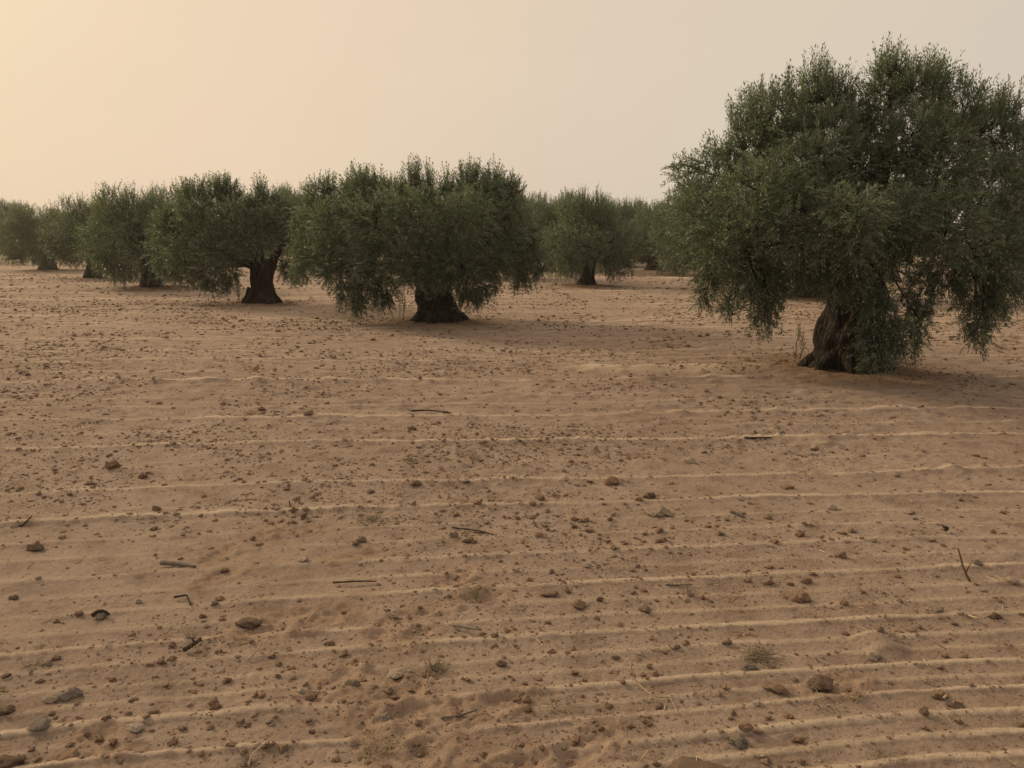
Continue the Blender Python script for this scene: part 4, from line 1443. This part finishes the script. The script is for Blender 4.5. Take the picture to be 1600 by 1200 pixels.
dry_tuft(1390, 1190, 16, .05, .07, M_GREYWEED, 'grey weed remains at the bottom edge on the right', 18, .6)
dry_tuft(370, 1000, 18, .04, .05, M_STRAW, 'faint pale straw tuft right of the forked bark scrap', 19, .9)
dry_tuft(65, 1035, 30, .03, .10, M_GREYWEED, 'flat grey weed remains near the left edge', 20)
dry_tuft(65, 1010, 14, .03, .08, M_GREYWEED, 'dark flattened weed stems left of the bark scraps', 21)
SW = 'dry straw'
stick('straw', [(985, 1040, .10), (995, 1066, .04), (1022, 1088, .03), (1045, 1090, .012)], 1.3, M_STRAW, 'long pale branched straw leaning in the lower centre right', SW, branch=[(.55, (.1, -.1, -.4), .05), (.8, (.9, .3, .2), .05)])
stick('straw', [(1037, 1118, .0), (1040, 1100, .02), (1046, 1090, .02), (1060, 1118, .0)], 1.2, M_STRAW, 'pale forked straw in front of the long branched straw', SW)
stick('straw', [(667, 1068, 0), (670, 1045, .05), (672, 1018, .11)], 1.3, M_STRAW, 'single upright pale straw beside the oblong whitish stone', SW)
stick('straw', [(476, 975, .004), (487, 962, .03), (496, 950, .05)], 1.3, M_STRAW, 'pale straw leaning above a footprint left of centre', SW)
stick('straw', [(387, 1032, .003), (400, 1018, .016), (410, 1002, .03)], 1.3, M_STRAW, 'pale straw leaning left of the footprints', SW)
stick('straw', [(341, 1022, .003), (344, 1010, .02), (340, 1000, .03)], 1.1, M_STRAW, 'short pale straw behind the small bright pebble', SW)
stick('straw', [(388, 1198, .003), (394, 1180, .03), (410, 1165, .04), (430, 1150, .05)], 1.6, M_STRAW, 'long curved pale straw at the bottom edge left of centre', SW)
stick('straw', [(1475, 1092, .01), (1480, 1085, .03), (1471, 1080, .04)], 2.2, M_STRAW, 'thick pale straw across the brown clod in the lower right', SW)
stick('straw', [(1490, 1100, .01), (1492, 1092, .03), (1489, 1086, .04)], 2.0, M_STRAW, 'thick pale straw across the dark clod in the lower right', SW)
stick('straw', [(1512, 962, .01), (1530, 966, .03), (1550, 960, .03)], 1.4, M_STRAW, 'thin pale straw beside the dark clod near the right edge', SW)
stick('straw', [(1000, 1190, .01), (1008, 1180, .03), (1013, 1174, .04)], 1.4, M_STRAW, 'short pale straw leaning at the bottom right of centre', SW)
stick('straw', [(1082, 1085, .004), (1100, 1075, .012), (1112, 1066, .012)], 1.0, M_STRAW, 'hair thin straw left of the long brown block', SW)
stick('straw', [(600, 1178, .004), (606, 1162, .04), (612, 1152, .06)], 1.0, M_STRAW, 'thin upright straw in the bottom centre straw mat', SW)


def litter():
    n = 2600
    y = np.sqrt(rs.uniform(1.8 ** 2, 8 ** 2, n))
    x = rs.uniform(-.8, .8, n) * (y + .5)
    z = terrain(x, y)
    a = rs.uniform(0, 6.28, n)
    l = rs.uniform(.012, .06, n)
    w = rs.uniform(.0007, .0018, n)
    d = np.stack([np.cos(a), np.sin(a), rs.normal(0, .18, n)], 1)
    s = np.stack([-np.sin(a), np.cos(a), 0 * a], 1)
    p = np.stack([x, y, z + .003], 1)
    up = np.array([0, 0, 1.0])
    A = p - d * (l / 2)[:, None]
    B = p + d * (l / 2)[:, None]
    V = np.stack([A + s * w[:, None], A - s * w[:, None], A + up * (w * 1.8)[:, None],
                  B + s * w[:, None], B - s * w[:, None], B + up * (w * 1.8)[:, None]], 1).reshape(-1, 3)
    o = (np.arange(n) * 6)[:, None]
    Q = np.concatenate([o + np.array([[0, 2, 5, 3]]), o + np.array([[2, 1, 4, 5]]), o + np.array([[1, 0, 3, 4]])])
    me = make_mesh('straw_litter', V, Q, False, M_STRAW)
    add_attr(me, 'tint', np.repeat(rs.uniform(-.6, .8, n), 6))
    ob = link('straw_litter', me)
    tag(ob, 'fine bits of straw and twig scattered over the tilled sand', 'straw litter', kind='stuff')


litter()


# ------------------------------------------------------------------ young shoots beside the trunks
def sapling(px, py, h, w, n, label, seed, mat=M_LEAF2):
    g = at(px, py)
    o0 = np.array([g[0], g[1], ground_z(g[0], g[1])])
    rng = np.random.default_rng(seed)
    root = bpy.data.objects.new('young_shoot', None)
    COL.objects.link(root)
    root.location = tuple(o0)
    tag(root, label, 'young shoot')
    parts, lobes = [], []
    for i in range(n):
        x0 = rng.uniform(-w, w)
        top = np.array([x0 + rng.normal(0, .04), rng.normal(0, .05), h * rng.uniform(.7, 1)])
        pa = smooth_path([(x0, rng.normal(0, .04), -.01), (x0 + rng.normal(0, .02), 0, top[2] * .5), top], 7)
        parts.append(tube(pa, np.linspace(.006, .002, 7), 5))
        for q in pa[2:]:
            lobes.append((q, (.05, .05, .05), 3, Sh, rng.uniform(.4, .8)))
    v, fs = join(parts)
    link('stem', make_mesh('stem', v, fs, True, M_BARK), root)
    link('leaves', crown_mesh('leaves', lobes, rng, .035, .010, 7, mat, twig_len=(.06, .12)), root)


sapling(1248, 562, .5, .10, 2, 'thin upright shoots left of the tallest tree trunk', 61)
sapling(630, 497, .75, .07, 3, 'slender leafy shoot left of the middle tree trunk', 62, M_LEAF)
sapling(372, 468, .5, .12, 3, 'pale thin shoots left of the forked tree trunk', 63)


# ------------------------------------------------------------------ dusty air
def haze():
    bx = (-660.0, 660.0, -75.0, 640.0, -1.4, 8.5)
    x0, x1, y0, y1, z0, z1 = bx
    V = np.array([(x, y, z) for z in (z0, z1) for y in (y0, y1) for x in (x0, x1)])
    Fc = np.array([(0, 2, 3, 1), (4, 5, 7, 6), (0, 1, 5, 4), (2, 6, 7, 3), (0, 4, 6, 2), (1, 3, 7, 5)])
    m, t, out = new_mat('dusty_air')
    pv = N(t, 'ShaderNodeVolumePrincipled')
    pv.inputs['Color'].default_value = (.86, .78, .68, 1)
    pv.inputs['Density'].default_value = HAZE_DENSITY
    pv.inputs['Anisotropy'].default_value = .3
    L(t, pv.outputs[0], out.inputs['Volume'])
    o = link('haze', make_mesh('haze', V, Fc, False, m))
    o['kind'] = 'stuff'
    tag(o, 'thin dusty haze over the grove', 'haze')


if HAZE_DENSITY > 0:
    haze()
